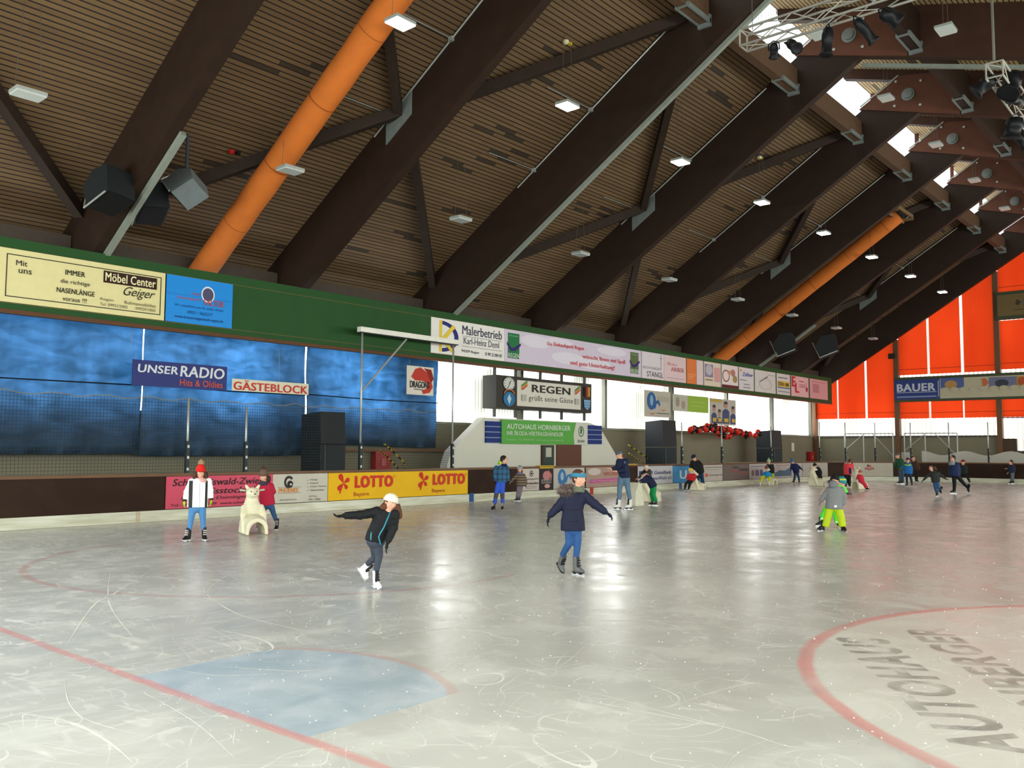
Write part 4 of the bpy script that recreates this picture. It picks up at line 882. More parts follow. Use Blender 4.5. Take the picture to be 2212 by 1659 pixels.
# pipe frames behind the far boards
def pframe(y0, y1, lab):
    root = empty('pipe_frame', (EX-1.4, y0, 0), lab, 'pipe frame', 'white pipe frames behind the far boards'); d = y1-y0
    m = galv
    for t in (0, .4, 1): MB().tube([(0, d*t, 0), (0, d*t, 2.95)], .035, 6).build('upright', m, root)
    MB().tube([(0, 0, 2.95), (0, d, 2.95)], .035, 6).build('top_pipe', m, root)
    MB().tube([(0, d*.02, 1.9), (0, d*.4, 2.9)], .025, 6).build('diagonal', m, root); MB().tube([(0, d*.6, 2.9), (0, d, 1.5)], .025, 6).build('diagonal', m, root)
    MB().tube([(0, d*.02, 1.5), (0, d*.4, .5)], .025, 6).build('diagonal', m, root)
pframe(21.3, 18.2, 'white pipe frame standing behind the far boards at the first orange bay')
pframe(17.5, 14.4, 'white pipe frame standing behind the far boards under the ski banner')
g = net_mat('white_netting', 'd8d6cc', .05, .5)
n_ = 40; V = []; F = []
nh = NT('fine_white_netting'); nh.base(lin('d8d6cc'), .8); nh.put(nh.b.inputs['Alpha'], .45); net_haze = nh.m
for i in range(n_+1):
    y = 16.2-i*.35; V += [(EX-2.4, y, 1.0), (EX-2.4, y, 1.72+.14*math.cos(i*.9))]
F = [(2*i, 2*i+2, 2*i+3, 2*i+1) for i in range(n_)]
o = MB().add(V, F).build('white_net', net_haze); q = o.modifiers.new('t', 'SOLIDIFY'); q.thickness = .01; tag(o, 'white net hanging in waves behind the dark far boards', 'net')
o = MB().box((EX-.05, 17.95, 1.45), (.03, .8, .6)).build('wall_notice', M('c8c6bc', .6)); tag(o, 'pale notice board on the grey end wall behind the man in green', 'notice')
o = MB().box((56.5, 23.86, 2.05), (.4, .04, .55)).build('wall_notice', M('d8d6cc', .6)); tag(o, 'small white notice on the left wall near the far corner', 'notice')
o = MB().box2((EX-.28, 11.4, 1.62), (EX-.02, 12.3, 2.62)).build('shutter_box', M('4a3a2c', .7)); tag(o, 'brown box on the end wall left of the large low window', 'box')
o = MB().box((EX-.4, 18.45, 8.05), (.2, .4, .35)).build('wall_speaker', M('2c2824', .5)); tag(o, 'small dark loudspeaker high beside the first brown column', 'loudspeaker')
# hanging loudspeakers
def wedge(name, x, y, z, s, ry, rx, rz, lab, body='1e2224', hang=None):
    root = empty(name, (x, y, z), lab, 'loudspeaker', 'hanging loudspeakers'); root.rotation_euler = (rx, ry, rz)
    poly = [(-.5*s, -.35*s), (.35*s, -.5*s), (.5*s, .1*s), (.1*s, .5*s), (-.5*s, .45*s)]
    MB().prism(poly, 0, -.42*s, .42*s).build('cabinet', M(body, .55, 0, .15), root)
    MB().prism([(-.49*s, -.38*s), (.33*s, -.53*s), (.34*s, -.51*s), (-.49*s, -.36*s)], 0, -.36*s, .36*s).build('grille', M('0c0d0f', .8), root)
    MB().tube([(-.46*s, -.45*s, -.38*s), (-.46*s, .42*s, -.52*s), (-.2*s, .6*s, .3*s)], .025*s, 5).build('bracket', galv, root)
    MB().box((.0, .12*s, .46*s), (.3*s, .1*s, .03)).build('rear_plate', M('b8bcb8', .4), root)
    return root
xk = FX[2]
P = at(235, 412, 0, xk-.7); wedge('hanging_loudspeaker', P.x, P.y, P.z, .86, .1, -.25, .2, 'black loudspeaker with a pale bracket on the near side of the first beam')
P = at(322, 440, 0, xk+.65); wedge('hanging_loudspeaker', P.x, P.y, P.z, .84, -.1, -.25, -.2, 'black loudspeaker behind the pale cable tray of the first beam')
P = at(402, 405, 0, xk+1.2)
root = wedge('hanging_loudspeaker', P.x, P.y, P.z, .78, .5, .9, .3, 'grey backed loudspeaker hanging on a pole right of the first beam', '6c7476')
o = MB().tube([P+Vector((0, 0, .4)), P+Vector((0, 0, 2.0))], .04, 8).build('hanging_pole', M('3a4450', .5)); tag(o, 'thin dark pole carrying the grey backed loudspeaker', 'pole')
for px, py, s, x_, lab in ((1695, 745, 1.15, FX[8]-.9, 'dark loudspeaker hanging beyond the second orange duct'), (1786, 748, 1.15, FX[8]+1.6, 'dark box loudspeaker hanging before the last beam')):
    P = at(px, py, 0, x_); wedge('hanging_loudspeaker', P.x, P.y, P.z, s, 0, -.2, .3, lab, '141a1c')
# ---------------------------------------------------------------- lighting trusses
def truss(a, b, s, lab):
    a, b = Vector(a), Vector(b); root = empty('lighting_truss', a, lab, 'lighting truss', 'white lattice lighting trusses'); d = b-a; L = d.length; d.normalize(); r = d.cross(Z_).normalized()
    m = M('a4a298', .5, .2, .05); n = max(2, int(L/.55))
    cs = [r*(i*s/2)+Z_*(j*s/2) for i, j in ((-1, -1), (1, -1), (1, 1), (-1, 1))]
    for c in cs: MB().tube([c, c+d*L], .025, 6).build('chord', m, root, True)
    for f in range(4):
        c0, c1 = cs[f], cs[(f+1) % 4]; mm = MB()
        for k in range(n): t0, t1 = L*k/n, L*(k+1)/n; mm.tube([(c0 if k % 2 else c1)+d*t0, (c1 if k % 2 else c0)+d*t1], .012, 5)
        mm.tube([c0, c1], .02, 5); mm.tube([c0+d*L, c1+d*L], .02, 5); mm.build('lattice', m, root)
    return root
TX = 16.6; A = at(1606, 88, 0, TX); truss(A, (TX, A.y-9.5, A.z), .34, 'white lattice truss with black spotlights at the upper right, running across the hall')
A2 = at(2148, 150, 2, A.z); truss((A2.x, A2.y, A.z), (A2.x+9, A2.y, A.z), .34, 'white lattice truss at the upper right edge, running along the hall')
o = MB().tube([(A2.x, A2.y, A.z+.2), (A2.x, A2.y, 13.0)], .03, 6).build('steel_wire', M('707068', .5)); tag(o, 'tall steel hanger above the truss at the right edge', 'hanger')
for px, i in ((1625, 0), (1900, 1)):
    P = at(px, 40, 0, TX); o = MB().tube([(TX, P.y, A.z+.17), (TX, P.y, Rb(P.y) if P.y < 9 else 14)], .008, 4).build('hanger_cable', M('5c5850', .6)); tag(o, 'thin cable holding the %s truss, %s' % ('long', ORD[i]), 'cable')
def spot(px, py, x, L, r, yaw, pitch, lab, snout=True):
    P = at(px, py, 0, x); root = empty('stage_spotlight', P, lab, 'spotlight', 'black spotlights on the trusses'); root.rotation_euler = (pitch, 0, yaw)
    k = M('15161a', .45, .2, .1)
    MB().lathe([(.02, L/2), (r*.8, L/2-.04), (r, L/2-.15), (r, 0), (r*.85, -.03), (r*.9, -L/2+.05), (r*1.25, -L/2), (r*1.2, -L/2-.015), (r*.8, -L/2+.02)], (0, 0, 0), None, 16).build('housing', k, root, True)
    MB().tube([(-r*1.15, 0, 0), (-r*1.15, 0, L*.4), (0, 0, L*.62), (r*1.15, 0, L*.4), (r*1.15, 0, 0)], .014, 5).build('yoke', k, root)
    MB().lathe([(.001, -L/2+.03), (r*.8, -L/2+.03)], (0, 0, 0), None, 14).build('lens', M('3a3438', .15), root)
spot(1713, 98, TX, .5, .10, -.8, -.9, 'black spotlight pointing down left, second on the truss')
spot(1787, 88, TX, .55, .11, 0, .1, 'black spotlight pointing straight down in the middle of the truss')
spot(1868, 65, TX, .55, .10, .9, -.75, 'black spotlight tilted right beside a round hinge cap')
spot(1923, 35, TX, .4, .14, .6, -1.0, 'short wide black spotlight at the right end of the truss')
spot(1672, 108, TX-.1, .3, .09, -1.2, .8, 'small black lamp with a pale ring at the left end of the truss')
for i, (px, py, L, r, a, b) in enumerate(((2128, 182, .5, .16, .3, .9), (2185, 180, .6, .2, 1.2, .5), (2195, 215, .8, .12, 1.5, 1.4), (2190, 275, .5, .2, -.5, .3), (2205, 300, .5, .12, .8, -.6))):
    spot(px, py, A2.x+.3+.5*i, L, r, a, b, 'dark stage lamp of the cluster at the upper right edge, %s from above' % ORD[i])
# snow crumbs and skate tracks on the ice
m = MB(); rs = random.Random(3)
def inside(x, y): return 3 < x < 30 and -3 < y < 19
for k in range(1500):
    t = rs.random()**1.5; x = 3.2+t*16; y = rs.uniform(-1.5, 3+x*1.0)
    if y > 20.5: continue
    r = rs.uniform(.003, .009)*(1+t); vs = [(x+r*math.cos(a)*rs.uniform(.6, 1.3), y+r*math.sin(a)*rs.uniform(.6, 1.3), .0005) for a in (0, 1.57, 3.14, 4.71)]+[(x, y, r*.6)]
    m.add(vs, [(0, 1, 4), (1, 2, 4), (2, 3, 4), (3, 0, 4)])
o = m.build('ice_crumbs', M('f0f0ec', .7)); tag(o, 'tiny white crumbs of snow scattered over the ice', 'snow', kind='stuff')
def ribbon(m, P, w):
    V = []; n = len(P)
    for i, p in enumerate(P):
        d = (Vector(P[min(i+1, n-1)])-Vector(P[max(i-1, 0)])).normalized(); q = w*math.sin(PI*(i+.4)/(n-.2))*rs.uniform(.5, 1.2)
        V += [(p[0]-d.y*q, p[1]+d.x*q, .0012), (p[0]+d.y*q, p[1]-d.x*q, .0012)]
    m.add(V, [(2*i, 2*i+1, 2*i+3, 2*i+2) for i in range(n-1)])
m = MB()
def gp_(px, py): d = ray(px, py); t = -EYE/d.z; P = EYEP+d*t; return (P.x, P.y)
def pxcurve(pts, w, n=24):
    G_ = [Vector(gp_(*p)) for p in pts]; P = []
    for i in range(n+1):
        t = i/n*(len(G_)-1); k = min(int(t), len(G_)-2); u_ = t-k
        p0, p1, p2, p3 = G_[max(k-1, 0)], G_[k], G_[k+1], G_[min(k+2, len(G_)-1)]
        P.append(tuple(.5*((2*p1)+(-p0+p2)*u_+(2*p0-5*p1+4*p2-p3)*u_**2+(-p0+3*p1-3*p2+p3)*u_**3)))
    ribbon(m, P, w)
for pts, w in (([(1106, 1470), (1280, 1497), (1440, 1540), (1600, 1580), (1700, 1612), (1780, 1618), (1850, 1608)], .018), ([(1250, 1510), (1400, 1540), (1560, 1570)], .02), ([(1865, 1408), (1990, 1420), (2080, 1440), (2090, 1446)], .035),
    ([(1270, 1340), (1420, 1342), (1560, 1350)], .025), ([(1290, 1438), (1360, 1450), (1400, 1462)], .015), ([(40, 1540), (150, 1560), (230, 1600), (290, 1650)], .03), ([(140, 1470), (150, 1520), (200, 1560), (360, 1600)], .012),
    ([(440, 1180), (300, 1195), (120, 1215), (0, 1222)], .05), ([(560, 1150), (330, 1180), (150, 1190), (0, 1200)], .06), ([(470, 1360), (560, 1380), (590, 1400), (560, 1412)], .03), ([(440, 1350), (520, 1400), (420, 1430)], .012),
    ([(330, 1230), (250, 1280), (200, 1310), (140, 1400)], .03), ([(500, 1240), (440, 1270), (500, 1320), (600, 1350), (750, 1380)], .02), ([(240, 1230), (235, 1300), (290, 1380)], .02), ([(800, 1380), (920, 1362), (1106, 1345)], .014),
    ([(580, 1200), (480, 1250), (440, 1290)], .018), ([(350, 1440), (480, 1460), (640, 1450)], .012), ([(300, 1490), (420, 1560), (520, 1650)], .01), ([(470, 1440), (640, 1450), (700, 1445)], .02), ([(2150, 1500), (2212, 1530)], .03), ([(1976, 1583), (2060, 1585), (2140, 1560), (2190, 1590)], .03)):
    pxcurve(pts, w*.45)
for k in range(45):
    x = rs.uniform(3.5, 16); y = rs.uniform(0, 4+x); a = rs.uniform(-.5, 1.2); c = rs.uniform(-.4, .4); P = []; L = rs.uniform(.5, 2.6)
    for i in range(14): P.append((x, y)); x += math.cos(a)*L/14; y += math.sin(a)*L/14; a += c/3
    ribbon(m, P, rs.uniform(.001, .004))
o = m.build('skate_tracks', M('ecece8', .6)); tag(o, 'white curved skate tracks scraped into the ice', 'skate tracks', kind='stuff')
# ---------------------------------------------------------------- bear shaped skating aids
ivory = M('e6e0c4', .4, 0, .05, 3)
def bear(px, py, yaw, s, lab):
    G_ = gp_(px, py); root = empty('bear_skating_aid', (G_[0], G_[1], 0), lab, 'skating aid', 'ivory bear shaped skating aids', yaw)
    m = MB()   # faces -y
    m.loft([[Vector((w*math.cos(t), y+d*math.sin(t), z)) for t in [2*PI*k/14 for k in range(14)]] for w, d, y, z in ((.17, .16, .02, .35), (.2, .18, .0, .5), (.19, .17, .02, .62), (.14, .13, .04, .74), (.13, .13, .02, .82))])
    m.ell((0, -.02, .88), (.15, .15, .13)); m.ell((0, -.15, .85), (.07, .09, .06))
    # saddle seat arching over two runners
    n = 9; arcs = []
    for y in (-.55, -.42, -.2, .05, .2):
        hgt = {-.55: .36, -.42: .42, -.2: .43, .05: .5, .2: .45}[y]; ring = []
        for i in range(n+1): t = PI*i/n; ring.append(Vector((.24*math.cos(t), y, .02+(hgt-.02)*math.sin(t)**.6)))
        for i in range(n, -1, -1): t = PI*i/n; ring.append(Vector((.17*math.cos(t), y, .0+(hgt-.09)*math.sin(t)**.8)))
        arcs.append(ring)
    m.loft(arcs)
    for q in (-1, 1): m.tube([(q*.18, -.02, .6), (q*.22, -.15, .42), (q*.22, -.22, .2), (q*.22, -.28, .03)], [.07, .07, .06, .07], 8)
    b = m.build('body', ivory, root, True, vox=.018, sm=4)
    for q in (-1, 1):
        MB().tube([(q*.09, .0, .96), (q*.15, .0, 1.06)], [.05, .02], 8).build('ear', ivory, root, True)
        MB().tube([(q*.12, .02, .93), (q*.27, .03, .95)], .022, 8).build('handle', M('c8c4b0', .5), root, True)
        MB().ell((q*.06, -.145, .92), .014, 8).build('eye', black, root, True)
    MB().ell((0, -.245, .865), (.02, .015, .014), 8).build('nose', black, root, True)
    root.scale = (s, s, s); return root
bear(543, 1152, -.35, .98, 'ivory bear skating aid pushed by the girl in the red jacket')
bear(1393, 1084, .4, 1.0, 'ivory bear skating aid between the man in navy and the child in green trousers')
bear(1500, 1059, .3, .85, 'ivory bear skating aid under the child in red with a yellow helmet')
bear(1656, 1048, -.1, .95, 'ivory bear skating aid under the child in the bright blue jacket')
bear(1757, 1050, .1, 1.0, 'ivory bear skating aid pushed by the child in black')
bear(1852, 1057, 1.3, 1.0, 'ivory bear skating aid between the coral jacket and the small child in pink red')
root = empty('sled_aid', gp_(1372, 1093)+(0,), 'low white sliding seat on the ice right behind the man in navy', 'skating aid')
MB().prism([(-.25, 0), (.25, 0), (.22, .3), (.1, .72), (-.05, .78), (-.25, .45)], 1, -.2, .2).build('seat_shell', M('d8d4c0', .5), root, bevel=.03)

P0 = [at(a, b, 1, 22.1) for a, b in ((1436, 914), (1489, 926), (1541, 928), (1550, 924), (1600, 934), (1642, 935))]
o = MB().tube(P0, .01, 4).build('garland_string', M('3a2a28', .8)); tag(o, 'dark string carrying the red and black balloons', 'string')
o = MB().tube([at(a, b, 1, 22.1) for a, b in ((1549, 928), (1572, 942), (1594, 935))], .01, 4).build('garland_string', M('3a2a28', .8)); tag(o, 'short sagging string of balloons under the main garland', 'string')
for x, y, z, lab in ((20.6, 22.3, 4.75, 'thin wire holding the DRAGONS flag'), (36.2, 22.4, 4.5, 'thin wire holding the lily flag'), (39.3, 22.4, 4.4, 'thin wire holding the half green banner'), (43, 22.4, 4.3, 'thin wire holding the portrait banner'), (11.0, 22.7, 4.4, 'thin wire holding the UNSERRADIO sign'), (15.6, 22.7, 3.9, 'thin wire holding the GÄSTEBLOCK sign')):
    o = MB().tube([(x, y+.02, z), (x, y+.02, 5.3), (x, 21.75, 5.3)], .006, 4).build('hanging_wire', M('8a8a84', .6)); tag(o, lab, 'wire')
# ---------------------------------------------------------------- people
SKIN = 'd9a48c'
class P:
    """a person standing at ground point g; joints are given in pixels of a crop (ox, oy, scale) and lie in the upright plane through g facing the camera, shifted by depth d"""
    def __init__(s, crop, g, label, tall, group=None):
        s.ox, s.oy, s.sc = crop; gx, gy = s.ox+g[0]/s.sc, s.oy+g[1]/s.sc
        G_ = gp_(gx, gy); s.G = Vector((G_[0], G_[1], 0)); n = s.G.copy(); n.normalize(); s.n = n; s.r = Vector((n.y, -n.x, 0)); s.dep = s.G.length
        s.u = s.dep/(FPX*s.sc)*1.02; s.k = tall/1.6
        s.root = empty('person', s.G, label, 'person', None, math.atan2(s.r.y, s.r.x)); s.vox = .013 if s.dep < 26 else .02
    def J(s, x, y, d=0.0):
        R_ = ray(s.ox+x/s.sc, s.oy+y/s.sc); t = (s.G.dot(s.n)+d-EYEP.dot(s.n))/R_.dot(s.n); q = EYEP+R_*t-s.G
        return Vector((q.dot(s.r), q.dot(s.n), q.z))
    def JJ(s, p): return s.J(*p)
def jac(p, name, spine, widths, col, depth=.62, arms=(), r0=.062, r1=.045, cuff=None, mat=None, sm=4, puff=1):
    """torso lofted from hem to neck plus sleeves, one garment"""
    m = MB(); C_ = [p.JJ(q) for q in spine]; rings = []
    for i, c in enumerate(C_):
        t = (C_[min(i+1, len(C_)-1)]-C_[max(i-1, 0)]).normalized(); a = Vector((t.z, 0, -t.x)).normalized(); b = Vector((0, 1, 0))
        w = widths[i]*p.u; dd = max(.05*p.k, min(w*depth, .19*p.k*puff)); dd = dd if i < len(C_)-1 else w*.9
        if i == 0:
            dd *= 1.05
        rings.append([c+a*(w*math.copysign(abs(math.cos(q))**.8, math.cos(q)))+b*(dd*math.sin(q)) for q in [2*PI*j/18 for j in range(18)]])
    m.loft(rings)
    for A in arms:
        Q = [p.JJ(q) for q in A]; n = len(Q)-1; path = []; rr = []
        for i in range(n):
            for j in range(5): path.append(Q[i].lerp(Q[i+1], j/5)); rr.append((r0+(r1-r0)*(i+j/5)/n)*p.k*(1+.06*math.sin(j*2.6+i)))
        path.append(Q[-1]); rr.append(r1*p.k*1.02)
        m.ell(Q[0], (r0*1.12*p.k,)*3, 10); m.tube(path, rr, 12); m.ell(Q[1], (r0*.95*p.k,)*3, 10)
    return m.build(name, mat or M(col, .75, 0, .1, 11, .7), p.root, True, vox=p.vox, sm=sm)
def legs(p, col, L, r=(.088, .062, .05), mat=None, name='trousers', hips=None):
    m = MB(); Q0 = []
    for A in L:
        Q = [p.JJ(q) for q in A]; Q0.append(Q[0]); path = []; rr = []
        for i in range(2):
            for j in range(5): path.append(Q[i].lerp(Q[i+1], j/5)); rr.append((r[i]+(r[i+1]-r[i])*j/5)*p.k)
        path.append(Q[2]); rr.append(r[2]*p.k); m.tube(path, rr, 12); m.ell(Q[0], (r[0]*1.05*p.k,)*3, 10); m.ell(Q[1], (r[1]*1.02*p.k,)*3, 10)
    c = sum(Q0, Vector())/len(Q0); m.ell(c+Vector((0, 0, .03)), (.14*p.k, .105*p.k, .12*p.k), 12)
    return m.build(name, mat or M(col, .75, 0, .14, 9, .5), p.root, True, vox=p.vox, sm=3)
def skate(p, ank, yaw, boot='1a1a1c', tongue=None, sole='e8e8e6', ground=True, up=None, size=1, pitch=0):
    """figure or hockey skate; yaw 0 = toe to the camera, 90 = to the right"""
    A = p.JJ(ank); k = p.k*size
    if ground: A.z = .135*k
    fd = Vector((math.sin(math.radians(yaw)), -math.cos(math.radians(yaw)), 0)); u = Vector((0, 0, 1))
    if pitch: 
        rt = fd.cross(u); R_ = Matrix.Rotation(math.radians(pitch), 3, rt); fd = R_ @ fd; u = R_ @ u
    if up is not None: u = Vector(up).normalized()
    b = MB(); sd = fd.cross(u).normalized()
    def P_(f, h, w=0): return A+fd*(f*k)+u*(h*k)+sd*(w*k)
    def ring(f, h, rx, ry, n=12): return [P_(f+rx*math.cos(t)*0, h, 0)+fd*(k*rx*math.cos(t))+sd*(k*ry*math.sin(t)) for t in [2*PI*j/n for j in range(n)]]
    b.loft([ring(-.005, .16, .058, .052), ring(0, .10, .056, .05), ring(.0, .04, .056, .048), ring(.01, -.02, .066, .045), ring(.035, -.06, .09, .045), ring(.045, -.085, .10, .046)])
    b.ell(P_(.105, -.062), (.078*k, .046*k, .034*k), 10, Matrix((fd, sd, u)).transposed()); b.ell(P_(.06, -.03), (.07*k, .042*k, .035*k), 10, Matrix((fd, sd, u)).transposed())
    o = b.build('skate', M(boot, .4, 0, .1, 20), p.root, True, vox=.010 if p.dep < 26 else .016, sm=2)
    s_ = MB(); prof = []
    s_.loft([[P_(.045+f, h)+sd*(k*w) for f, w in ((-.11, -.02), (-.10, -.038), (0, -.045), (.09, -.042), (.125, -.02), (.125, .02), (.09, .042), (0, .045), (-.10, .038), (-.11, .02))] for h in (-.092, -.078)])
    s_.box(P_(-.03, -.105), (.05*k, .02*k, .03*k), Matrix((fd, sd, u)).transposed()); s_.box(P_(.10, -.105), (.06*k, .02*k, .03*k), Matrix((fd, sd, u)).transposed())
    s_.build('sole', M(sole, .35), o)
    MB().box(P_(.04, -.122), (.27*k, .008*k, .024*k), Matrix((fd, sd, u)).transposed()).build('blade', M('b8bcc0', .25, .9), o)
    if tongue:
        if tongue != boot: MB().loft([[P_(f, h, w_) for w_, f in ((-.036, f0), (0, f0+.022), (.036, f0))]+[P_(f0-.03, h, .03), P_(f0-.03, h, -.03)] for h, f0 in ((.15, .046), (.05, .05), (.0, .062), (-.03, .10))] if False else [[P_(f0-.02, h, -.034), P_(f0+.006, h, -.026), P_(f0+.014, h, 0), P_(f0+.006, h, .026), P_(f0-.02, h, .034)] for h, f0 in ((.155, .050), (.10, .050), (.04, .050), (.0, .070), (-.025, .100))]).build('tongue', M('26262a' if boot[0] in 'ed89' else '3a3a3e', .7), o, True)
        t_ = MB()
        for h in (.10, .06, .02): t_.box(P_(.062+(.0 if h > .05 else .014), h), (.012*k, .075*k, .014*k), Matrix((fd, sd, u)).transposed())
        t_.build('laces', M(tongue, .6), o)
    return o
def glove(p, wr, tip, col='17181c', curl=.5, side=1, name='glove', mat=None, size=1):
    W0, T0 = p.JJ(wr), p.JJ(tip); d = (T0-W0).normalized(); k = p.k*size; s_ = Vector((0, 1, 0)); s_ = (s_-d*s_.dot(d)).normalized(); nrm = d.cross(s_)*side
    m = MB(); R_ = Matrix((d, s_, nrm)).transposed()
    m.tube([W0-d*.03*k, W0+d*.02*k], [.036*k, .034*k], 10)
    m.ell(W0+d*.055*k, (.055*k, .042*k, .022*k), 10, R_)
    for i, (off, ln) in enumerate(((-.030, .068), (-.011, .078), (.010, .074), (.029, .058))):
        b = W0+d*(.088*k)+s_*(off*k); c1 = d*math.cos(curl*.6)+nrm*math.sin(curl*.6); c2 = d*math.cos(curl*1.5)+nrm*math.sin(curl*1.5)
        m.tube([b-d*.02*k, b, b+c1*(ln*.5*k), b+c1*(ln*.5*k)+c2*(ln*.5*k)], [.011*k, .0115*k, .0105*k, .008*k], 8)
    b = W0+d*.035*k-s_*.035*k; td = (d*.75-s_*.6+nrm*.35).normalized()
    m.tube([b, b+td*.035*k, b+(td+d*.4).normalized()*.07*k], [.014*k, .0125*k, .009*k], 8)
    return m.build(name, mat or M(col, .7, 0, .1), p.root, True, vox=.006 if p.dep < 26 else .010, sm=2)
def body(p, head, hh, yaw, neck, arms=(), lg=(), hands=None, tilt=0, roll=0, skin=SKIN, spine=None):
    """one continuous body: head with face, neck, trunk, arms and legs (under the clothes). hh = head height in crop pixels"""
    c = p.JJ(head); R = hh*p.u/2; p.hc, p.hr = c, R
    Rz = Matrix.Rotation(math.radians(yaw), 3, 'Z'); Rt_ = Rz @ Matrix.Rotation(math.radians(tilt), 3, 'X') @ Matrix.Rotation(math.radians(roll), 3, 'Y'); p.hR = Rt_
    m = MB()
    def Q(x, y, z): return c+Rt_ @ Vector((x*R, y*R, z*R))      # face looks along -y before turning
    E_ = lambda x, y, z, a, b, e, sg=12: m.ell(Q(x, y, z), (a*R, b*R, e*R), sg, Rt_)
    E_(0, .08, .18, .70, .84, .80, 16); E_(0, -.12, -.28, .58, .62, .66, 14); E_(0, -.35, -.72, .30, .30, .22); E_(0, -.30, -.45, .46, .40, .40)
    m.tube([Q(0, -.74, .10), Q(0, -.80, -.10), Q(0, -.90, -.22), Q(0, -.78, -.30)], [.05*R, .075*R, .095*R, .07*R], 8)   # nose
    for q in (-1, 1):
        E_(q*.70, .10, -.08, .09, .18, .26, 8); E_(q*.34, -.56, -.26, .20, .17, .2, 8); E_(q*.26, -.72, .20, .2, .08, .07, 8)
    m.tube([Q(-.2, -.74, -.56), Q(0, -.80, -.56), Q(.2, -.74, -.56)], .06*R, 6)
    N = p.JJ(neck); m.tube([c+Rt_ @ Vector((0, .12*R, -.4*R)), N, N+(N-c)*.35], [.42*R, .44*R, .5*R], 10)
    ch = p.JJ(spine[0]) if spine else N-Vector((0, 0, .2*p.k)); pv = p.JJ(spine[1]) if spine else N-Vector((0, 0, .45*p.k))
    m.tube([N, ch, pv], [.055*p.k, .085*p.k, .075*p.k], 10)
    for A in arms:
        a = [p.JJ(q) for q in A]; m.tube([N.lerp(a[0], .3)-Vector((0, 0, .03)), a[0], a[1], a[2]], [.04*p.k, .04*p.k, .03*p.k, .024*p.k], 8)
    for A in lg:
        a = [p.JJ(q) for q in A]; m.tube([pv, a[0], a[1], a[2]], [.07*p.k, .06*p.k, .045*p.k, .035*p.k], 8)
    o = m.build('body', M(skin, .6, 0, .05, 8), p.root, True, vox=min(.009, R*.085) if p.dep < 26 else .012, sm=1)
    for q in (-1, 1):
        e = MB().ell(Q(q*.27, -.735, .04), (.10*R, .05*R, .06*R), 8, Rt_).build('eye', M('e8e4e0', .3), p.root, True)
        MB().ell(Q(q*.27, -.775, .04), (.05*R, .03*R, .052*R), 8, Rt_).build('iris', M('2c2420', .3), e, True)
        MB().tube([Q(q*.42, -.66, .23), Q(q*.28, -.78, .27), Q(q*.13, -.79, .23)], .035*R, 5).build('eyebrow', M('4a3426', .8), p.root, True)
    MB().tube([Q(-.21, -.785, -.54), Q(0, -.855, -.56), Q(.21, -.785, -.54)], [.02*R, .035*R, .02*R], 6).build('mouth', M('b47068', .5), p.root, True)
    p.Q = Q; return o
def cap(p, name, col, z0=.22, r=1.0, up=1.0, mat=None, band=None, tilt=0, peak=False):
    """knitted hat: dome over the head from z0 upward with a rolled rim"""
    z0 += .14; R = p.hr; p.htop = 1.06*up; m = MB(); prof = []
    for i in range(9):
        a = i/8*PI/2; prof.append((.86*R*r*math.cos(a)+.004, (z0+(1.06*up-z0)*math.sin(a))*R))
    T = p.hR @ Matrix.Rotation(math.radians(tilt), 3, 'X')
    m.lathe([(.80*R*r, (z0-.10)*R)]+prof, p.hc+p.hR @ Vector((0, .08*R, 0)), T @ Matrix.Diagonal((.90, 1.04, 1)).to_3x3() if True else None, 18)
    o = m.build(name, mat or M(col, .85, 0, .12, 30, .5), p.root, True)
    if band:
        MB().lathe([(.87*R*r, (z0-.14)*R), (.93*R*r, (z0-.10)*R), (.93*R*r, (z0+.14)*R), (.87*R*r, (z0+.18)*R)], p.hc+p.hR @ Vector((0, .08*R, 0)), T @ Matrix.Diagonal((.90, 1.04, 1)).to_3x3(), 18).build('hat_rim', M(band, .85, 0, .1, 30, .4), o, True)
    if peak: MB().ell(p.Q(0, -.95, z0+.02), (.5*R, .45*R, .06*R), 12, p.hR).build('peak', M(col, .7), o, True)
    return o
def pompom(p, pos, r, col, parent):
    c = p.hc+p.hR @ Vector((0, .12*p.hr, p.htop*p.hr+r*.5)); m = MB(); rr = random.Random(5); m.ell(c, r*.7, 10)
    for k in range(70):
        v = Vector((rr.gauss(0, 1), rr.gauss(0, 1), rr.gauss(0, 1))).normalized(); m.tube([c+v*r*.5, c+v*r*rr.uniform(.9, 1.15)], [r*.16, r*.04], 4)
    m.build('pompom', M(col, .9, 0, .2, 40), parent, True)
def hair(p, col, kind='short', locks=()):
    R = p.hr; m = MB()
    m.ell(p.Q(0, .20, .34), (.80*R, .84*R, .78*R), 16, p.hR)
    if kind != 'none':
        m.ell(p.Q(0, .45, -.1), (.68*R, .52*R, .62*R), 12, p.hR)
        for q in (-1, 1): m.ell(p.Q(q*.66, .18, .12), (.14*R, .4*R, .36*R), 8, p.hR)
    for L in locks:
        Q = [p.JJ(a[:3] if len(a) > 3 else a) for a in L]; n = len(Q)
        for j in range(4): m.tube([q+Vector(((j-1.5)*.012, (j % 2)*.02, .006*j)) for q in Q], [(.040-.018*i/(n-1))*p.k*1.1 if i < n-1 else .012*p.k for i in range(n)], 8)
    # trim what would cover the face
    o = m.build('hair', M(col, .6, 0, .25, 12, .4), p.root, True, vox=.009 if p.dep < 26 else .014, sm=2); return o
def scarf(p, at_, w, h, col, name='scarf'):
    c = p.JJ(at_); a, b = w*p.u, h*p.u; m = MB()
    for j, dz in enumerate((-.5, .0, .5)):
        ring = [c+Vector((a*(1-.12*j)*math.cos(t), a*.85*math.sin(t)-.02, dz*b+.10*b*math.sin(3*t+j))) for t in [2*PI*i/20 for i in range(21)]]
        m.tube(ring, b*.42, 8)
    return m.build(name, M(col, .9, 0, .15, 20, .5), p.root, True, vox=.010 if p.dep < 26 else .016, sm=2)
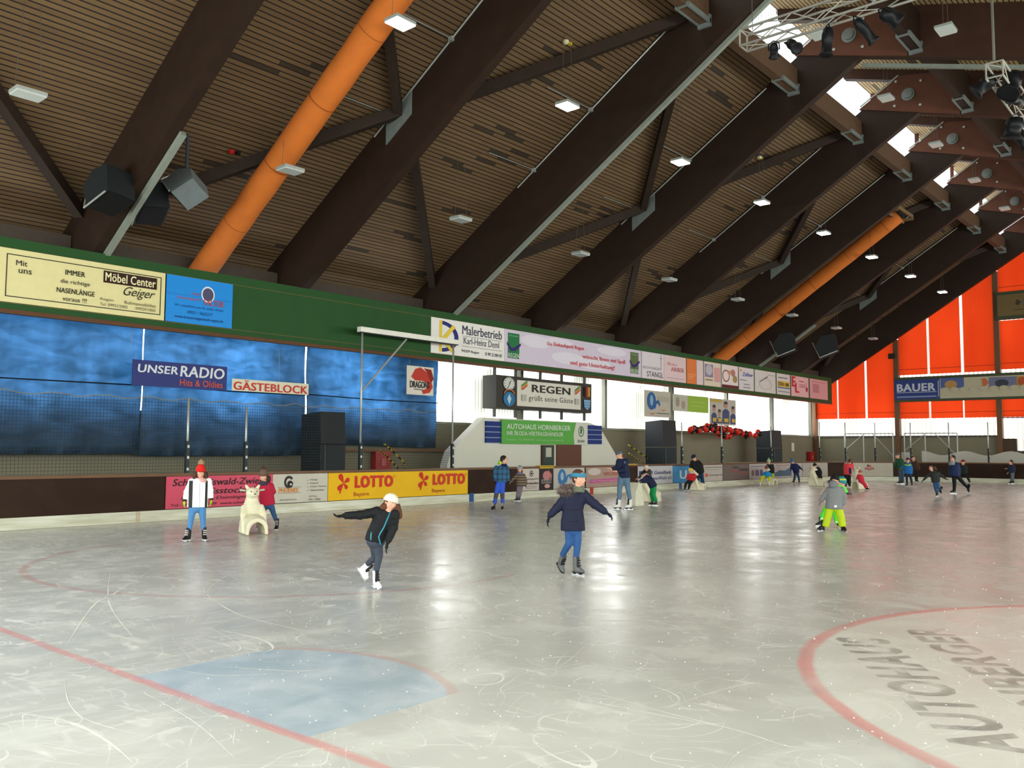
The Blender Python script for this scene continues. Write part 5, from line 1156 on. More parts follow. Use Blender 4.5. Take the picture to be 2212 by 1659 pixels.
def strap(p, name, pts, w, col, lift=-.012, d=None):
    """thin raised band on the front of a garment"""
    m = MB(); m.tube([p.JJ(q) for q in pts], w*p.u, 8, .5); return m.build(name, M(col, .5, 0, .06), p.root, True)
def striped(name, c1, c2, per, axis='z', ph=0, duty=.5, c3=None):
    g = NT(name); a = {'x': g.x, 'y': g.y, 'z': g.z}[axis]
    f_ = g.f('FRACT', g.f('ADD', g.f('DIVIDE', a, per), ph)); c = g.mix(g.f('GREATER_THAN', f_, duty), lin(c1), lin(c2)); g.base(c, .75); n = g.noise(12, 3); g.bump(n, .2); return g.m
# --- girl in white jacket
c1 = (360, 970, 7.373)
p = P(c1, (455, 1478), 'girl in white jacket with black side stripes, red bobble hat and neon green gloves', 1.5)
aL = [(398, 520), (318, 680), (292, 800)]; aR = [(668, 515), (702, 660), (710, 785)]; lL = [(415, 950), (385, 1130), (362, 1290)]; lR = [(562, 950), (578, 1130), (585, 1290)]
body(p, (540, 375), 158, 12, (555, 470), [aL, aR], [lL, lR], tilt=10, spine=[(525, 620), (500, 880)])
g = NT('white_black_jacket')
zz = g.f('ADD', g.x, 0); lo, hi = p.J(345, 900).x, p.J(408, 900).x; lo2, hi2 = p.J(612, 700).x, p.J(650, 700).x
s1 = g.f('MULTIPLY', g.f('GREATER_THAN', g.x, lo), g.f('LESS_THAN', g.x, hi)); s2 = g.f('MULTIPLY', g.f('GREATER_THAN', g.x, lo2), g.f('LESS_THAN', g.x, hi2))
below = g.f('LESS_THAN', g.z, p.J(0, 505).z); g.base(g.mix(g.f('MULTIPLY', g.f('MAXIMUM', s1, s2), below), lin('eceff2'), lin('141416')), .7); g.bump(g.noise(8, 3), .3)
jac(p, 'jacket', [(490, 925), (495, 800), (512, 650), (530, 540), (550, 480)], [148, 140, 132, 135, 70], '', .62, [aL, aR], .068, .047, mat=g.m)
strap(p, 'zip', [(530, 540, -.135), (527, 650, -.15), (526, 800, -.155), (524, 922, -.165)], 4, '4a4e54'); strap(p, 'pocket_zip', [(570, 565, -.13), (568, 640, -.142)], 5, '9cc4dc')
legs(p, '4f83b8', [lL, lR], (.082, .06, .046))
skate(p, (350, 1400), -40, '161618', 'd8d8d8'); skate(p, (595, 1400), 12, '161618', 'd8d8d8')
glove(p, (285, 815), (270, 940), '9ad030', .4); glove(p, (712, 795), (705, 900), '9ad030', .5, -1)
for a in ((285, 808), (714, 788)): MB().tube([p.J(a[0], a[1]-8), p.J(a[0]-1, a[1]+22)], .040*p.k, 10).build('glove_cuff', M('16181a', .7), p.root, True)
hair(p, '4a3024', 'long', [[(470, 385), (452, 425), (448, 465), (470, 500)], [(595, 385), (618, 425), (628, 465), (612, 495)]])
h = cap(p, 'bobble_hat', 'd4241c', .28, 1.06, 1.5, band='c82018'); pompom(p, (495, 218), .062, 'b89878', h)
scarf(p, (560, 500), 60, 36, 'd8a8a0')
# --- girl in red jacket pushing the bear
p = P(c1, (1600, 1310), 'girl in crimson jacket and brown bobble hat leaning on an ivory bear skating aid', 1.5)
aL = [(1465, 590), (1400, 680), (1345, 745)]; aR = [(1665, 590), (1705, 680), (1600, 735)]; lL = [(1560, 900), (1520, 1040, .1), (1470, 1180, .25)]; lR = [(1660, 900), (1708, 1040), (1755, 1165)]
body(p, (1545, 440), 150, -25, (1560, 530), [aL, aR], [lL, lR], tilt=8, spine=[(1575, 650), (1610, 860)])
jac(p, 'jacket', [(1608, 895), (1600, 800), (1585, 690), (1570, 600), (1560, 540)], [112, 108, 105, 112, 66], 'b01c3c', .68, [aL, aR], .066, .046)
legs(p, '33557e', [lL, lR], (.08, .058, .045)); skate(p, (1755, 1230), -10, '161618', 'c8c8c8'); skate(p, (1460, 1240, .3), 0, '161618')
glove(p, (1345, 748), (1280, 768), '1a1a1e', .9); glove(p, (1595, 738), (1525, 760), '1a1a1e', .9)
hair(p, '3c2a22', 'long', [[(1610, 440), (1625, 500), (1620, 560)]]); h = cap(p, 'bobble_hat', '6a5448', .24, 1.06, 1.5, band='5c463c'); pompom(p, (1585, 320), .05, '5c3c38', h)
scarf(p, (1548, 545), 66, 38, '3c3440')
# --- girl in black jacket leaning into a turn
p = P((710, 1040, 6.635), (690, 1548), 'girl in black jacket with teal zip and white hat leaning on one skate', 1.5)
aL = [(690, 440), (450, 480, -.05), (225, 490, -.1)]; aR = [(945, 470), (930, 660, -.1), (850, 860, -.15)]; lS = [(700, 880), (725, 1060), (680, 1290)]; lB = [(650, 880), (670, 1090, .12), (560, 1180, .35)]
body(p, (890, 300), 215, 35, (860, 420), [aL, aR], [lS, lB], tilt=8, roll=12, spine=[(790, 600), (690, 830)])
jac(p, 'jacket', [(655, 870), (680, 780), (740, 640), (800, 510), (845, 430)], [140, 142, 138, 140, 85], '17191d', .7, [aL, aR], .075, .052)
legs(p, '3c4350', [lS, lB], (.074, .056, .043))
skate(p, (675, 1370), 25, 'e8e8e8', '18181a', 'e8e8e8', size=.9); skate(p, (520, 1235, .42), 60, 'e8e8e8', '18181a', 'e8e8e8', ground=False, pitch=-52, size=.9)
glove(p, (222, 490, -.1), (140, 500, -.1), '141518', .7, -1); glove(p, (850, 865, -.15), (815, 985, -.15), '141518', .4)
strap(p, 'zip', [(880, 440, -.13), (840, 540, -.17), (790, 660, -.185), (735, 750, -.185), (715, 800, -.185), (745, 905, -.19)], 12, '2c8098'); strap(p, 'pocket_trim', [(612, 730, -.165), (605, 780, -.175), (605, 840, -.18)], 16, '4a9cac')
hair(p, '5a3520', 'long', [[(820, 340), (770, 390), (700, 440), (640, 490)], [(840, 360), (760, 430), (690, 480)], [(960, 350), (985, 420), (1008, 490), (1025, 550)], [(930, 400), (975, 450), (1000, 520)]])
cap(p, 'knitted_hat', 'e4dcd0', .12, 1.12, 1.12, band='dcd4c8')
# --- girl in navy parka
p = P((1150, 1000, 6.38), (640, 1545), 'girl in long navy parka with fur hood and teal headband, arms spread', 1.6)
aL = [(480, 450), (340, 620), (235, 730)]; aR = [(705, 440), (860, 570), (1010, 680)]; lL = [(510, 930), (505, 1110), (410, 1275, .12)]; lR = [(618, 930), (622, 1130), (600, 1320)]
body(p, (645, 210), 215, 50, (635, 345), [aL, aR], [lL, lR], tilt=2, spine=[(590, 560), (560, 850)])
jac(p, 'parka', [(558, 932), (556, 800), (562, 640), (585, 500), (612, 400)], [166, 160, 136, 142, 80], '1c2038', .66, [aL, aR], .078, .054)
for z in (640, 800): strap(p, 'seam', [(562-135, z, -.0), (500, z+3, -.145), (562, z+3, -.165), (630, z+3, -.145), (562+133, z, 0)], 3, '12152a')
strap(p, 'placket', [(640, 420, -.12), (645, 560, -.16), (650, 800, -.16), (655, 925, -.165)], 5, '12152a')
legs(p, '2c5288', [lL, lR], (.070, .056, .044)); skate(p, (600, 1390), 48, '646468', '18181a', '121214', size=.92); skate(p, (395, 1360, .2), 30, '646468', '18181a', '121214', ground=False, pitch=-38, size=.92)
glove(p, (235, 735), (205, 825), '141a30', .5); glove(p, (1015, 683), (1090, 735), '141a30', .8, -1)
hair(p, '54392c', 'short'); R = p.hr
MB().lathe([(.86*R, .14*R), (.935*R, .18*R), (.925*R, .60*R), (.84*R, .66*R)], p.hc+p.hR @ Vector((0, .08*R, 0)), p.hR @ Matrix.Diagonal((.9, 1.04, 1)).to_3x3(), 20).build('headband', M('3c7c98', .85, 0, .1, 30, .4), p.root, True)
scarf(p, (630, 362), 80, 46, '626a58')
m = MB(); rr = random.Random(2); pth = [p.JJ(q) for q in ((720, 440, .0), (640, 400, .10), (540, 350, .12), (440, 350, .08), (400, 390, -.02), (470, 400, -.06), (540, 380, -.08))]
m.tube(pth, [.03, .045, .06, .065, .06, .05, .035], 10)
for k in range(1700):
    i = rr.randrange(len(pth)-1); b = pth[i].lerp(pth[i+1], rr.random()); v = Vector((rr.gauss(0, 1), rr.gauss(0, 1), rr.gauss(0, 1)-.3)).normalized(); m.tube([b+v*.05, b+v*rr.uniform(.07, .11)], [.0038, .001], 3)
m.build('fur_hood', M('7a6a66', .9, 0, .3, 20), p.root, True)
# --- boy in blue plaid jacket
c5 = (1040, 960, 11.06)
p = P(c5, (400, 1575), 'dark haired boy in petrol checked jacket and bright blue ski trousers looking right', 1.5)
aL = [(355, 560), (310, 720), (345, 870)]; aR = [(600, 560), (635, 720), (645, 880)]; lL = [(410, 920), (355, 1180), (315, 1420)]; lR = [(510, 920), (500, 1180), (505, 1420)]
body(p, (545, 375), 200, 75, (510, 500), [aL, aR], [lL, lR], tilt=2, spine=[(480, 700), (470, 880)])
g = NT('petrol_check'); f1 = g.f('GREATER_THAN', g.f('FRACT', g.f('DIVIDE', g.z, .16)), .6); f2 = g.f('GREATER_THAN', g.f('FRACT', g.f('DIVIDE', g.x, .14)), .65)
g.base(g.mix(g.f('MULTIPLY', g.f('ADD', f1, f2), .5), lin('1c5a80'), lin('14283c')), .75); g.bump(g.noise(9, 3), .4)
jac(p, 'jacket', [(480, 905), (480, 800), (485, 690), (495, 580), (505, 500)], [118, 125, 125, 122, 70], '', .7, [aL, aR], .075, .052, mat=g.m)
g = NT('blue_ski_trousers'); k1 = g.f('MULTIPLY', g.f('LESS_THAN', g.z, p.J(0, 1160).z), g.f('GREATER_THAN', g.z, p.J(0, 1300).z)); g.base(g.mix(k1, lin('1c4cc0'), lin('3a3a3c')), .7); g.bump(g.noise(8), .3)
legs(p, '', [lL, lR], (.09, .075, .062), mat=g.m); skate(p, (300, 1480), -30, '1a1a1c', 'c8c8c4', '1a1a1c'); skate(p, (500, 1480), -5, '1a1a1c', 'c8c8c4', '1a1a1c')
glove(p, (345, 880), (340, 985), '15181a', .5); glove(p, (643, 885), (630, 990), '15181a', .5, -1)
scarf(p, (540, 500), 62, 44, '1c1c50'); hair(p, '2e221a', 'short'); MB().tube([p.J(400, 470, .05), p.J(430, 410, .02), p.J(470, 430, -.03), p.J(440, 480, -.06)], [.03, .045, .04, .02], 10).build('hood_lining', M('a8d850', .7), p.root, True)
# --- small child with grey helmet
p = P(c5, (870, 1362), 'small child with silver helmet and brown quilted jacket by the boards', 1.15)
aL = [(855, 740), (770, 820), (700, 900)]; aR = [(1010, 740), (1060, 860), (1060, 970)]; lL = [(890, 1000), (875, 1130), (860, 1260)]; lR = [(950, 1000), (930, 1130), (905, 1260)]
body(p, (915, 600), 150, -10, (925, 690), [aL, aR], [lL, lR], spine=[(930, 800), (930, 980)])
jac(p, 'quilted_jacket', [(940, 1000), (940, 900), (935, 800), (925, 700)], [112, 112, 95, 55], '', .8, [aL, aR], .09, .07, mat=striped('quilted_brown', '4a3a2c', '7c6a58', .09))
legs(p, '78707c', [lL, lR], (.10, .09, .08)); skate(p, (850, 1290), -60, '241e2c', 'c8c8c8'); skate(p, (910, 1295), -60, '241e2c', 'c8c8c8')
glove(p, (700, 895), (665, 950), '8c8c90', .4); glove(p, (1060, 975), (1065, 1030), '2c2420', .4)
cap(p, 'helmet', 'b8bcbc', .15, 1.22, 1.25, mat=M('a8acac', .25, .3)); scarf(p, (910, 690), 55, 35, '6c6c90')
# --- man in navy jacket
c7 = (1290, 960, 8.193)
p = P(c7, (475, 1152), 'man in navy jacket, ripped jeans and striped beanie holding his hands out to the left', 1.85)
aL = [(385, 300), (350, 420, -.1), (250, 440, -.2)]; aR = [(510, 300), (470, 450, -.15), (345, 480, -.25)]; lL = [(425, 600), (395, 790), (390, 985)]; lR = [(520, 600), (545, 790), (582, 985)]
body(p, (385, 190), 130, -70, (430, 250), [aL, aR], [lL, lR], tilt=12, spine=[(450, 400), (475, 560)])
jac(p, 'jacket', [(485, 595), (480, 500), (460, 400), (448, 310), (440, 250)], [100, 98, 98, 92, 48], '1a2340', .72, [aL, aR], .075, .05)
legs(p, '5c7890', [lL, lR], (.095, .07, .055)); skate(p, (385, 1050), -70, 'dcdcd8', '2a2a2a', '151516'); skate(p, (580, 1050), -60, 'dcdcd8', '2a2a2a', '151516')
glove(p, (250, 440, -.2), (180, 410, -.2), SKIN, .3, name='hand', mat=M(SKIN, .6)); glove(p, (340, 480, -.25), (260, 465, -.25), SKIN, .3, name='hand', mat=M(SKIN, .6))
cap(p, 'beanie', '', .2, 1.04, 1.12, mat=striped('beanie_stripes', '2a3c5c', '6c7478', .05, ph=.3)); strap(p, 'sleeve_print', [(490, 300, -.11), (492, 365, -.11)], 9, 'c0c8d8')
# --- child in green trousers
p = P(c7, (1010, 1088), 'child in bright green trousers and black helmet leaning on an ivory bear skating aid', 1.2)
aL = [(880, 560), (820, 620, -.1), (760, 640, -.1)]; aR = [(910, 590), (860, 660, -.1), (790, 670, -.1)]; lL = [(985, 750), (960, 880, .1), (985, 1010, .1)]; lR = [(1010, 750), (1000, 900), (1050, 1010)]
body(p, (825, 530), 105, -80, (870, 570), [aL, aR], [lL, lR], tilt=15, spine=[(930, 660), (990, 740)])
jac(p, 'jacket', [(1000, 760), (970, 700), (925, 630), (880, 575)], [70, 72, 70, 45], '1c2240', .9, [aL, aR], .075, .055)
legs(p, '148c50', [lL, lR], (.11, .095, .08)); skate(p, (975, 1030, .1), -80, '151516', 'c0c0c0'); skate(p, (1040, 1040), -80, '151516', 'c0c0c0')
glove(p, (760, 640, -.1), (720, 655, -.1), '16181a', .9); glove(p, (790, 670, -.1), (740, 672, -.1), '16181a', .9); cap(p, 'helmet', '', .1, 1.2, 1.2, mat=M('1c1e20', .3))
# --- person in white beanie
p = P(c7, (880, 975), 'person in dark jacket and cream beanie behind the bear by the blue bank sign', 1.5)
aL = [(840, 470), (790, 540), (730, 600)]; aR = [(925, 470), (940, 560), (850, 610)]; lL = [(870, 680), (875, 800), (865, 910)]; lR = [(915, 680), (925, 800), (930, 910)]
body(p, (868, 425), 95, -10, (880, 480), [aL, aR], [lL, lR], tilt=15, spine=[(890, 560), (895, 660)])
jac(p, 'jacket', [(895, 700), (895, 620), (890, 540), (882, 475)], [62, 64, 64, 38], '3a3634', .7, [aL, aR], .068, .05)
legs(p, '3c342c', [lL, lR]); skate(p, (865, 920), -20, '1a1a1a', 'c0c0c0'); skate(p, (935, 920), 10, '1a1a1a', 'c0c0c0'); glove(p, (730, 600), (700, 610), SKIN, .6, name='hand', mat=M(SKIN, .6)); glove(p, (850, 610), (820, 620), SKIN, .6, name='hand', mat=M(SKIN, .6))
cap(p, 'beanie', 'd8c8b8', .2, 1.08, 1.15, band='d0c0b0')
# --- adult in black pushing child in red
p = P(c7, (1820, 800), 'adult in black bending down behind the sitting child in a yellow helmet', 1.75)
aL = [(1680, 310), (1655, 380), (1660, 450)]; aR = [(1800, 320), (1760, 420, -.15), (1730, 480, -.2)]; lL = [(1790, 500), (1775, 630), (1765, 750)]; lR = [(1840, 500), (1865, 640), (1885, 770)]
body(p, (1710, 235), 95, -40, (1740, 290), [aL, aR], [lL, lR], tilt=35, spine=[(1770, 380), (1815, 470)])
jac(p, 'jacket', [(1825, 520), (1805, 460), (1775, 370), (1745, 290)], [72, 84, 88, 50], '141416', .8, [aL, aR], .075, .055)
legs(p, '1e3450', [lL, lR], (.10, .075, .065)); skate(p, (1765, 760), -30, '151516'); skate(p, (1885, 770), 20, '151516'); glove(p, (1660, 450), (1665, 490), '141416', .5); glove(p, (1730, 480, -.2), (1725, 520, -.2), '141416', .5)
cap(p, 'beanie', '1c2440', .2, 1.06, 1.12, band='161c34')
p = P(c7, (1600, 818), 'child in red jacket and yellow helmet sitting on a skating aid', 1.15)
aL = [(1610, 540), (1590, 590), (1640, 625, -.1)]; aR = [(1725, 540), (1745, 590), (1690, 620, -.1)]; lL = [(1630, 640), (1570, 690, -.15), (1555, 770, -.15)]; lR = [(1680, 640), (1640, 700, -.15), (1620, 775, -.15)]
body(p, (1655, 475), 85, -15, (1665, 520), [aL, aR], [lL, lR], spine=[(1670, 570), (1665, 630)])
jac(p, 'jacket', [(1665, 640), (1668, 590), (1668, 550), (1665, 515)], [72, 70, 62, 35], 'b81c24', .85, [aL, aR], .08, .06)
legs(p, '1a1a1c', [lL, lR], (.11, .09, .08)); skate(p, (1555, 780, -.15), -20, '151516'); skate(p, (1620, 785, -.15), -10, '151516'); glove(p, (1640, 625, -.1), (1665, 632, -.1), '2c3c6c', .6); glove(p, (1690, 620, -.1), (1668, 630, -.1), '2c3c6c', .6)
cap(p, 'helmet', '', .15, 1.25, 1.25, mat=M('d8b830', .3))
# --- group by the mountain panel
c8 = (1600, 970, 7.373)
p = P(c8, (520, 572), 'person in black jacket, lime trousers and pale green hat behind the sitting child', 1.5)
aL = [(430, 260), (410, 320), (420, 370)]; aR = [(510, 260), (525, 320), (480, 350, -.2)]; lL = [(470, 380), (480, 470), (490, 540)]; lR = [(505, 380), (515, 470), (520, 545)]
body(p, (448, 205), 62, 0, (460, 245), [aL, aR], [lL, lR], tilt=15, spine=[(475, 300), (490, 370)])
jac(p, 'jacket', [(490, 390), (485, 340), (475, 290), (462, 245)], [45, 48, 50, 28], '1a1c1e', .7, [aL, aR], .07, .05); legs(p, 'b4bc2c', [lL, lR], (.10, .085, .08)); skate(p, (522, 548), 20, '151516'); skate(p, (488, 548), 0, '151516')
glove(p, (420, 370), (420, 400), '1c2440', .5); glove(p, (480, 350, -.2), (450, 360, -.2), '1c2440', .5); h = cap(p, 'bobble_hat', '9cc88c', .15, 1.15, 1.3); pompom(p, (440, 168), .05, '9cc88c', h)
p = P(c8, (400, 588), 'child in bright blue jacket and lime trousers sitting astride an ivory bear', 1.25)
aL = [(375, 380), (355, 420), (380, 430, -.1)]; aR = [(460, 385), (485, 430), (450, 440, -.1)]; lL = [(385, 440), (345, 450, -.3), (320, 520, -.3)]; lR = [(450, 445), (460, 460, -.3), (455, 515, -.3)]
body(p, (412, 315), 66, 0, (415, 360), [aL, aR], [lL, lR], tilt=10, spine=[(418, 400), (420, 440)])
jac(p, 'jacket', [(420, 445), (420, 415), (418, 385), (415, 355)], [55, 55, 48, 28], '1c80b8', .8, [aL, aR], .08, .06); legs(p, 'c0c820', [lL, lR], (.11, .095, .085)); skate(p, (315, 545, -.3), -10, 'd8d8d8'); skate(p, (455, 540, -.3), 10, 'd8d8d8')
glove(p, (380, 430, -.1), (400, 445, -.1), '1a1a1c', .5); glove(p, (450, 440, -.1), (430, 450, -.1), '1a1a1c', .5); cap(p, 'striped_hat', '', .15, 1.12, 1.4, mat=striped('hat_stripes', '3a2430', '8c4c40', .05))
p = P(c8, (880, 548), 'boy in navy jacket and blue pointed hat bending forward with an arm behind him', 1.45)
aL = [(815, 240), (800, 290, -.1), (805, 330, -.15)]; aR = [(890, 250), (940, 290), (975, 325)]; lL = [(865, 370), (862, 440), (855, 500)]; lR = [(900, 370), (920, 440), (932, 500)]
body(p, (820, 205), 60, -45, (840, 235), [aL, aR], [lL, lR], tilt=30, spine=[(860, 290), (885, 350)])
jac(p, 'jacket', [(888, 385), (880, 330), (862, 280), (845, 235)], [42, 50, 52, 30], '16204a', .75, [aL, aR], .07, .05); legs(p, '28405c', [lL, lR], (.085, .07, .06)); skate(p, (848, 520), -50, '151516'); skate(p, (930, 520), 5, '151516')
glove(p, (805, 330, -.15), (800, 355, -.15), '10142a', .5); glove(p, (975, 325), (992, 340), '141414', .5); h = cap(p, 'bobble_hat', '2c6c9c', .15, 1.12, 1.4); pompom(p, (815, 155), .04, '2c6c9c', h)
p = P(c8, (1250, 590), 'child in black with bobble hat stretched out behind an ivory bear skating aid', 1.45)
aL = [(1190, 310), (1150, 335), (1125, 350)]; aR = [(1220, 330), (1190, 350), (1150, 360)]; lL = [(1240, 400), (1265, 480), (1300, 545)]; lR = [(1265, 400), (1290, 490), (1325, 565)]
body(p, (1180, 272), 60, -70, (1205, 300), [aL, aR], [lL, lR], tilt=10, spine=[(1230, 340), (1250, 390)])
jac(p, 'jacket', [(1258, 410), (1245, 365), (1225, 325), (1205, 295)], [40, 46, 44, 26], '16181a', .8, [aL, aR], .068, .05); legs(p, '1a1c1e', [lL, lR], (.09, .075, .065)); skate(p, (1300, 552), -80, '151516', ground=False, pitch=-30); skate(p, (1322, 575), -80, '151516', ground=False, pitch=-40)
glove(p, (1125, 350), (1105, 352), '141414', .6); glove(p, (1150, 360), (1130, 364), '141414', .6); h = cap(p, 'bobble_hat', '24262a', .15, 1.12, 1.3); pompom(p, (1190, 228), .045, '4a4c50', h)
p = P(c8, (1700, 615), 'woman in coral and navy jacket and black trousers seen from behind', 1.7)
aL = [(1665, 250), (1655, 320), (1665, 380)]; aR = [(1770, 250), (1800, 320, .1), (1835, 385, .1)]; lL = [(1680, 410), (1672, 500), (1665, 580)]; lR = [(1725, 410), (1730, 500), (1735, 580)]
body(p, (1745, 190), 68, 150, (1740, 230), [aL, aR], [lL, lR], spine=[(1715, 300), (1705, 390)])
jac(p, 'jacket', [(1703, 408), (1705, 350), (1715, 290), (1730, 232)], [55, 56, 58, 30], 'e0444c', .7, [aL, aR], .07, .05); legs(p, '18181a', [lL, lR], (.095, .075, .07)); skate(p, (1662, 590), 170, '151516'); skate(p, (1738, 590), 170, '151516')
glove(p, (1665, 380), (1668, 410), '141414', .5); glove(p, (1835, 385, .1), (1850, 400, .1), SKIN, .5, name='hand', mat=M(SKIN, .6)); hair(p, '5a3c2c', 'long', [[(1760, 190), (1775, 220), (1780, 250)]])
MB().tube([p.J(1742, 300, -.15), p.J(1750, 395, -.15)], .05, 8).build('side_panel', M('2a2458', .7), p.root, True)
p = P(c8, (1960, 655), 'small child in pink red snowsuit and knitted hat leaning back on a skating aid', 1.2)
aL = [(1875, 420), (1860, 450), (1850, 470)]; aR = [(1915, 420), (1900, 470), (1885, 500)]; lL = [(1920, 520), (1970, 560), (1990, 615)]; lR = [(1935, 520), (1985, 565), (2005, 620)]
body(p, (1905, 380), 66, -60, (1900, 415), [aL, aR], [lL, lR], spine=[(1910, 460), (1930, 510)])
jac(p, 'snowsuit_top', [(1935, 530), (1920, 490), (1905, 450), (1895, 410)], [38, 44, 44, 28], 'd42c44', .85, [aL, aR], .08, .06); legs(p, 'd42c44', [lL, lR], (.11, .095, .085), name='snowsuit_legs'); skate(p, (1998, 630), 60, '181818'); skate(p, (2012, 632), 60, '181818')
glove(p, (1850, 470), (1840, 485), '3c3c40', .5); glove(p, (1885, 500), (1880, 520), '3c3c40', .5); cap(p, 'knitted_hat', '8c5048', .1, 1.15, 1.2, mat=striped('pink_hat', '8c4444', 'b08070', .04))
# --- child in bright green suit, behind, and child in grey jacket, in front
p = P(c8, (1400, 1245), 'child in neon green suit and teal and yellow hat bending forward behind the grey jacket', 1.3)
aL = [(1560, 600), (1600, 650, .1), (1650, 690, .1)]; aR = [(1600, 590), (1650, 640, .1), (1690, 700, .1)]; lL = [(1400, 900), (1320, 1040), (1285, 1150)]; lR = [(1490, 900), (1515, 1050), (1540, 1190)]
body(p, (1600, 535), 150, 60, (1560, 600), [aL, aR], [lL, lR], tilt=25, spine=[(1500, 720), (1440, 880)])
jac(p, 'jacket', [(1445, 900), (1480, 790), (1530, 680), (1565, 600)], [85, 85, 80, 55], '54e83c', .8, [aL, aR], .075, .055); legs(p, '54e83c', [lL, lR], (.10, .085, .075)); skate(p, (1275, 1165), -60, '18181a', ground=False); skate(p, (1550, 1195), 10, '18181a')
glove(p, (1650, 690, .1), (1720, 725, .1), '3c3c48', .6); glove(p, (1690, 700, .1), (1745, 720, .1), '3c3c48', .6); cap(p, 'striped_hat', '', .1, 1.12, 1.15, mat=striped('teal_yellow', '14808c', 'b8c83c', .14, ph=.62, duty=.72))
for a in ((1290, 1105, -.07), (1530, 1160, -.07)): MB().tube([p.J(a[0]-25, a[1], a[2]), p.J(a[0]+25, a[1]+5, a[2])], .022, 8).build('reflective_band', M('e8f4e8', .3), p.root, True)
p = P(c8, (1465, 1310), 'child in grey hooded jacket and lime trousers seen from behind, skating away', 1.35)
aL = [(1400, 650), (1325, 750), (1278, 830)]; aR = [(1610, 650), (1655, 760), (1640, 875)]; lL = [(1420, 940), (1385, 1090), (1345, 1235)]; lR = [(1555, 940), (1595, 1090), (1622, 1235)]
body(p, (1500, 500), 145, 160, (1500, 590), [aL, aR], [lL, lR], tilt=20, spine=[(1490, 730), (1490, 900)])
jac(p, 'jacket', [(1488, 955), (1490, 850), (1495, 730), (1500, 640), (1505, 590)], [122, 118, 115, 115, 70], '7c7e80', .7, [aL, aR], .078, .058)
MB().ell(p.J(1475, 565, -.08), (.105, .085, .10), 14).build('hood', M('74767a', .8, 0, .1, 8, .3), p.root, True); MB().ell(p.J(1440, 520, -.05), (.08, .07, .05), 12).build('hood_lining', M('4c4440', .9), p.root, True)
legs(p, 'b4cc20', [lL, lR], (.11, .105, .10)); skate(p, (1310, 1275), -50, '161618', sole='1a1a1c'); skate(p, (1625, 1275), 30, '161618', sole='1a1a1c')
glove(p, (1278, 830), (1252, 885), '74767c', .5); glove(p, (1640, 878), (1625, 920), '74767c', .5, -1); cap(p, 'black_cap', '1a1a1e', -.1, 1.12, 1.15)
MB().box(p.J(1512, 912, -.15), (.06, .012, .045)).build('reflector', M('f0f0f0', .2), p.root)
# --- far group
c9 = (1860, 960, 6.284)
def far(g, label, tall, head, hh, yaw, neck, aL, aR, lL, lR, spine, wid, jc, lc, hat=None, hc='3a2a22', locks=(), boots='151516', jm=None, fl=(0, 0), gl='141416', lift=(1, 1), rr=(.09, .07, .06)):
    p = P(c9, g, label, tall); body(p, head, hh, yaw, neck, [aL, aR], [lL, lR], spine=[spine[-2], spine[0]])
    jac(p, 'jacket', spine, wid, jc, .75, [aL, aR], .07, .05, mat=jm); legs(p, lc, [lL, lR], rr)
    skate(p, lL[2], fl[0], boots, ground=bool(lift[0]), pitch=0 if lift[0] else -40); skate(p, lR[2], fl[1], boots, ground=bool(lift[1]), pitch=0 if lift[1] else -40)
    for A in (aL, aR):
        a, b = Vector(A[1][:2]), Vector(A[2][:2]); t = (b-a).normalized()*22; glove(p, A[2], (A[2][0]+t.x, A[2][1]+t.y), gl, .5)
    if hat: cap(p, hat[0], hat[1], .18, 1.1, 1.15, peak=len(hat) > 2)
    if not hat or locks: hair(p, hc, 'long' if locks else 'short', locks)
    return p
far((545, 540), 'man in green jacket, jeans and grey cap skating by the far boards', 1.75, (493, 155), 62, -60, (510, 190), [(490, 215), (465, 270), (455, 310)], [(555, 215), (570, 270), (550, 320)], [(525, 345), (530, 430), (528, 505)], [(560, 345), (565, 430), (568, 505)], [(540, 345), (538, 290), (530, 235), (515, 190)], [42, 45, 44, 25], '1c4a30', '3c4c60', ('cap', '5c5c58', 1), fl=(-60, -60))
p = far((650, 572), 'child in blue and lime jacket with dark red hat beside the man in green', 1.4, (635, 218), 56, -20, (635, 250), [(595, 285), (565, 310), (545, 325)], [(675, 285), (690, 340), (670, 400)], [(625, 400), (620, 470), (625, 525)], [(660, 400), (680, 470), (690, 530)], [(640, 400), (640, 350), (638, 300), (635, 252)], [48, 50, 50, 28], '1c68b0', '26303a', ('knitted_hat', '6c2430'), fl=(-40, 0), gl='8c6a58')
strap(p, 'yoke', [(595, 275, -.13), (635, 285, -.17), (675, 275, -.13)], 16, 'b0d838')
far((750, 518), 'woman in dark brown coat with long dark hair bending by the far boards', 1.65, (708, 192), 56, 20, (715, 225), [(700, 250), (700, 300), (715, 330)], [(750, 250), (780, 290), (790, 320)], [(735, 350), (740, 420), (745, 480)], [(755, 350), (765, 410), (755, 480)], [(760, 350), (748, 300), (730, 260), (718, 228)], [40, 44, 40, 25], '3c2c20', '141416', None, '2a1c16', [[(700, 200), (712, 230), (725, 260)]], fl=(20, 40))
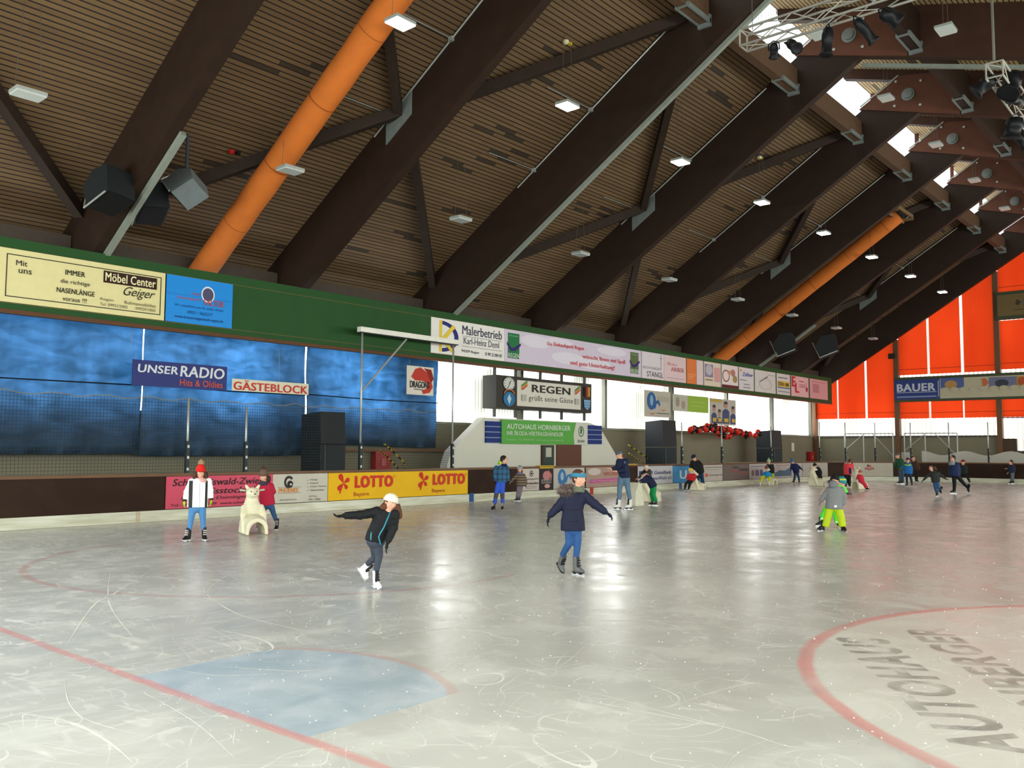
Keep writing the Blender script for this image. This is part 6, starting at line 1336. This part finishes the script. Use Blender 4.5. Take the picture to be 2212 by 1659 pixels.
far((1035, 712), 'brown haired girl in dark grey jacket striding with arms spread', 1.45, (950, 322), 62, -30, (965, 360), [(955, 385), (895, 435), (848, 482)], [(1045, 385), (1105, 435), (1145, 462)], [(1000, 505), (1010, 590), (1035, 670)], [(1030, 505), (1050, 580), (1075, 615, .3)], [(1015, 515), (1010, 460), (1000, 410), (975, 362)], [48, 50, 50, 28], '2c302e', '2c4c74', None, '4c3424', [[(985, 310), (1010, 335), (1025, 355)], [(985, 320), (1000, 345)]], fl=(-20, 40), lift=(1, 0))
p = far((1250, 672), 'tall skater in navy coat, grey scarf and glasses with one leg lifted behind', 1.75, (1243, 190), 72, -50, (1250, 240), [(1225, 280), (1205, 340), (1200, 385)], [(1310, 275), (1335, 340), (1335, 400)], [(1262, 430), (1268, 540), (1265, 625)], [(1310, 430), (1390, 525, .2), (1455, 590, .4)], [(1265, 430), (1265, 370), (1270, 300), (1258, 240)], [66, 62, 52, 28], '1c2850', '16161a', None, '2c2420', fl=(-70, 20), lift=(1, 0))
scarf(p, (1238, 255), 30, 26, '8c9090'); MB().tube([p.Q(-.7, -.5, .06), p.Q(-.28, -.86, .04), p.Q(.28, -.86, .04), p.Q(.7, -.5, .06)], .006, 5).build('glasses', M('1a1a1a', .3), p.root)
far((1465, 525), 'skater in black with red hat behind the tall skater in navy', 1.5, (1385, 245), 56, -20, (1385, 278), [(1360, 300), (1345, 340), (1350, 370)], [(1420, 300), (1440, 350), (1440, 390)], [(1385, 395), (1365, 440), (1350, 490)], [(1410, 395), (1445, 450), (1468, 495)], [(1397, 400), (1395, 350), (1392, 310), (1386, 280)], [36, 40, 42, 24], '1c2422', '141618', ('knitted_hat', '8c2028'), fl=(-30, 30))
far((2055, 538), 'boy in dark blue jacket alone at the far right by the dark boards', 1.55, (2033, 245), 56, -60, (2038, 275), [(2020, 300), (2005, 335), (1985, 332)], [(2065, 300), (2040, 360, -.1), (1998, 385, -.1)], [(2045, 380), (2050, 440), (2040, 500)], [(2062, 380), (2060, 440), (2068, 500)], [(2050, 385), (2045, 340), (2045, 305), (2040, 275)], [38, 40, 42, 24], '1c2438', '5c6870', None, '3a322c', fl=(-60, -50), gl=SKIN)
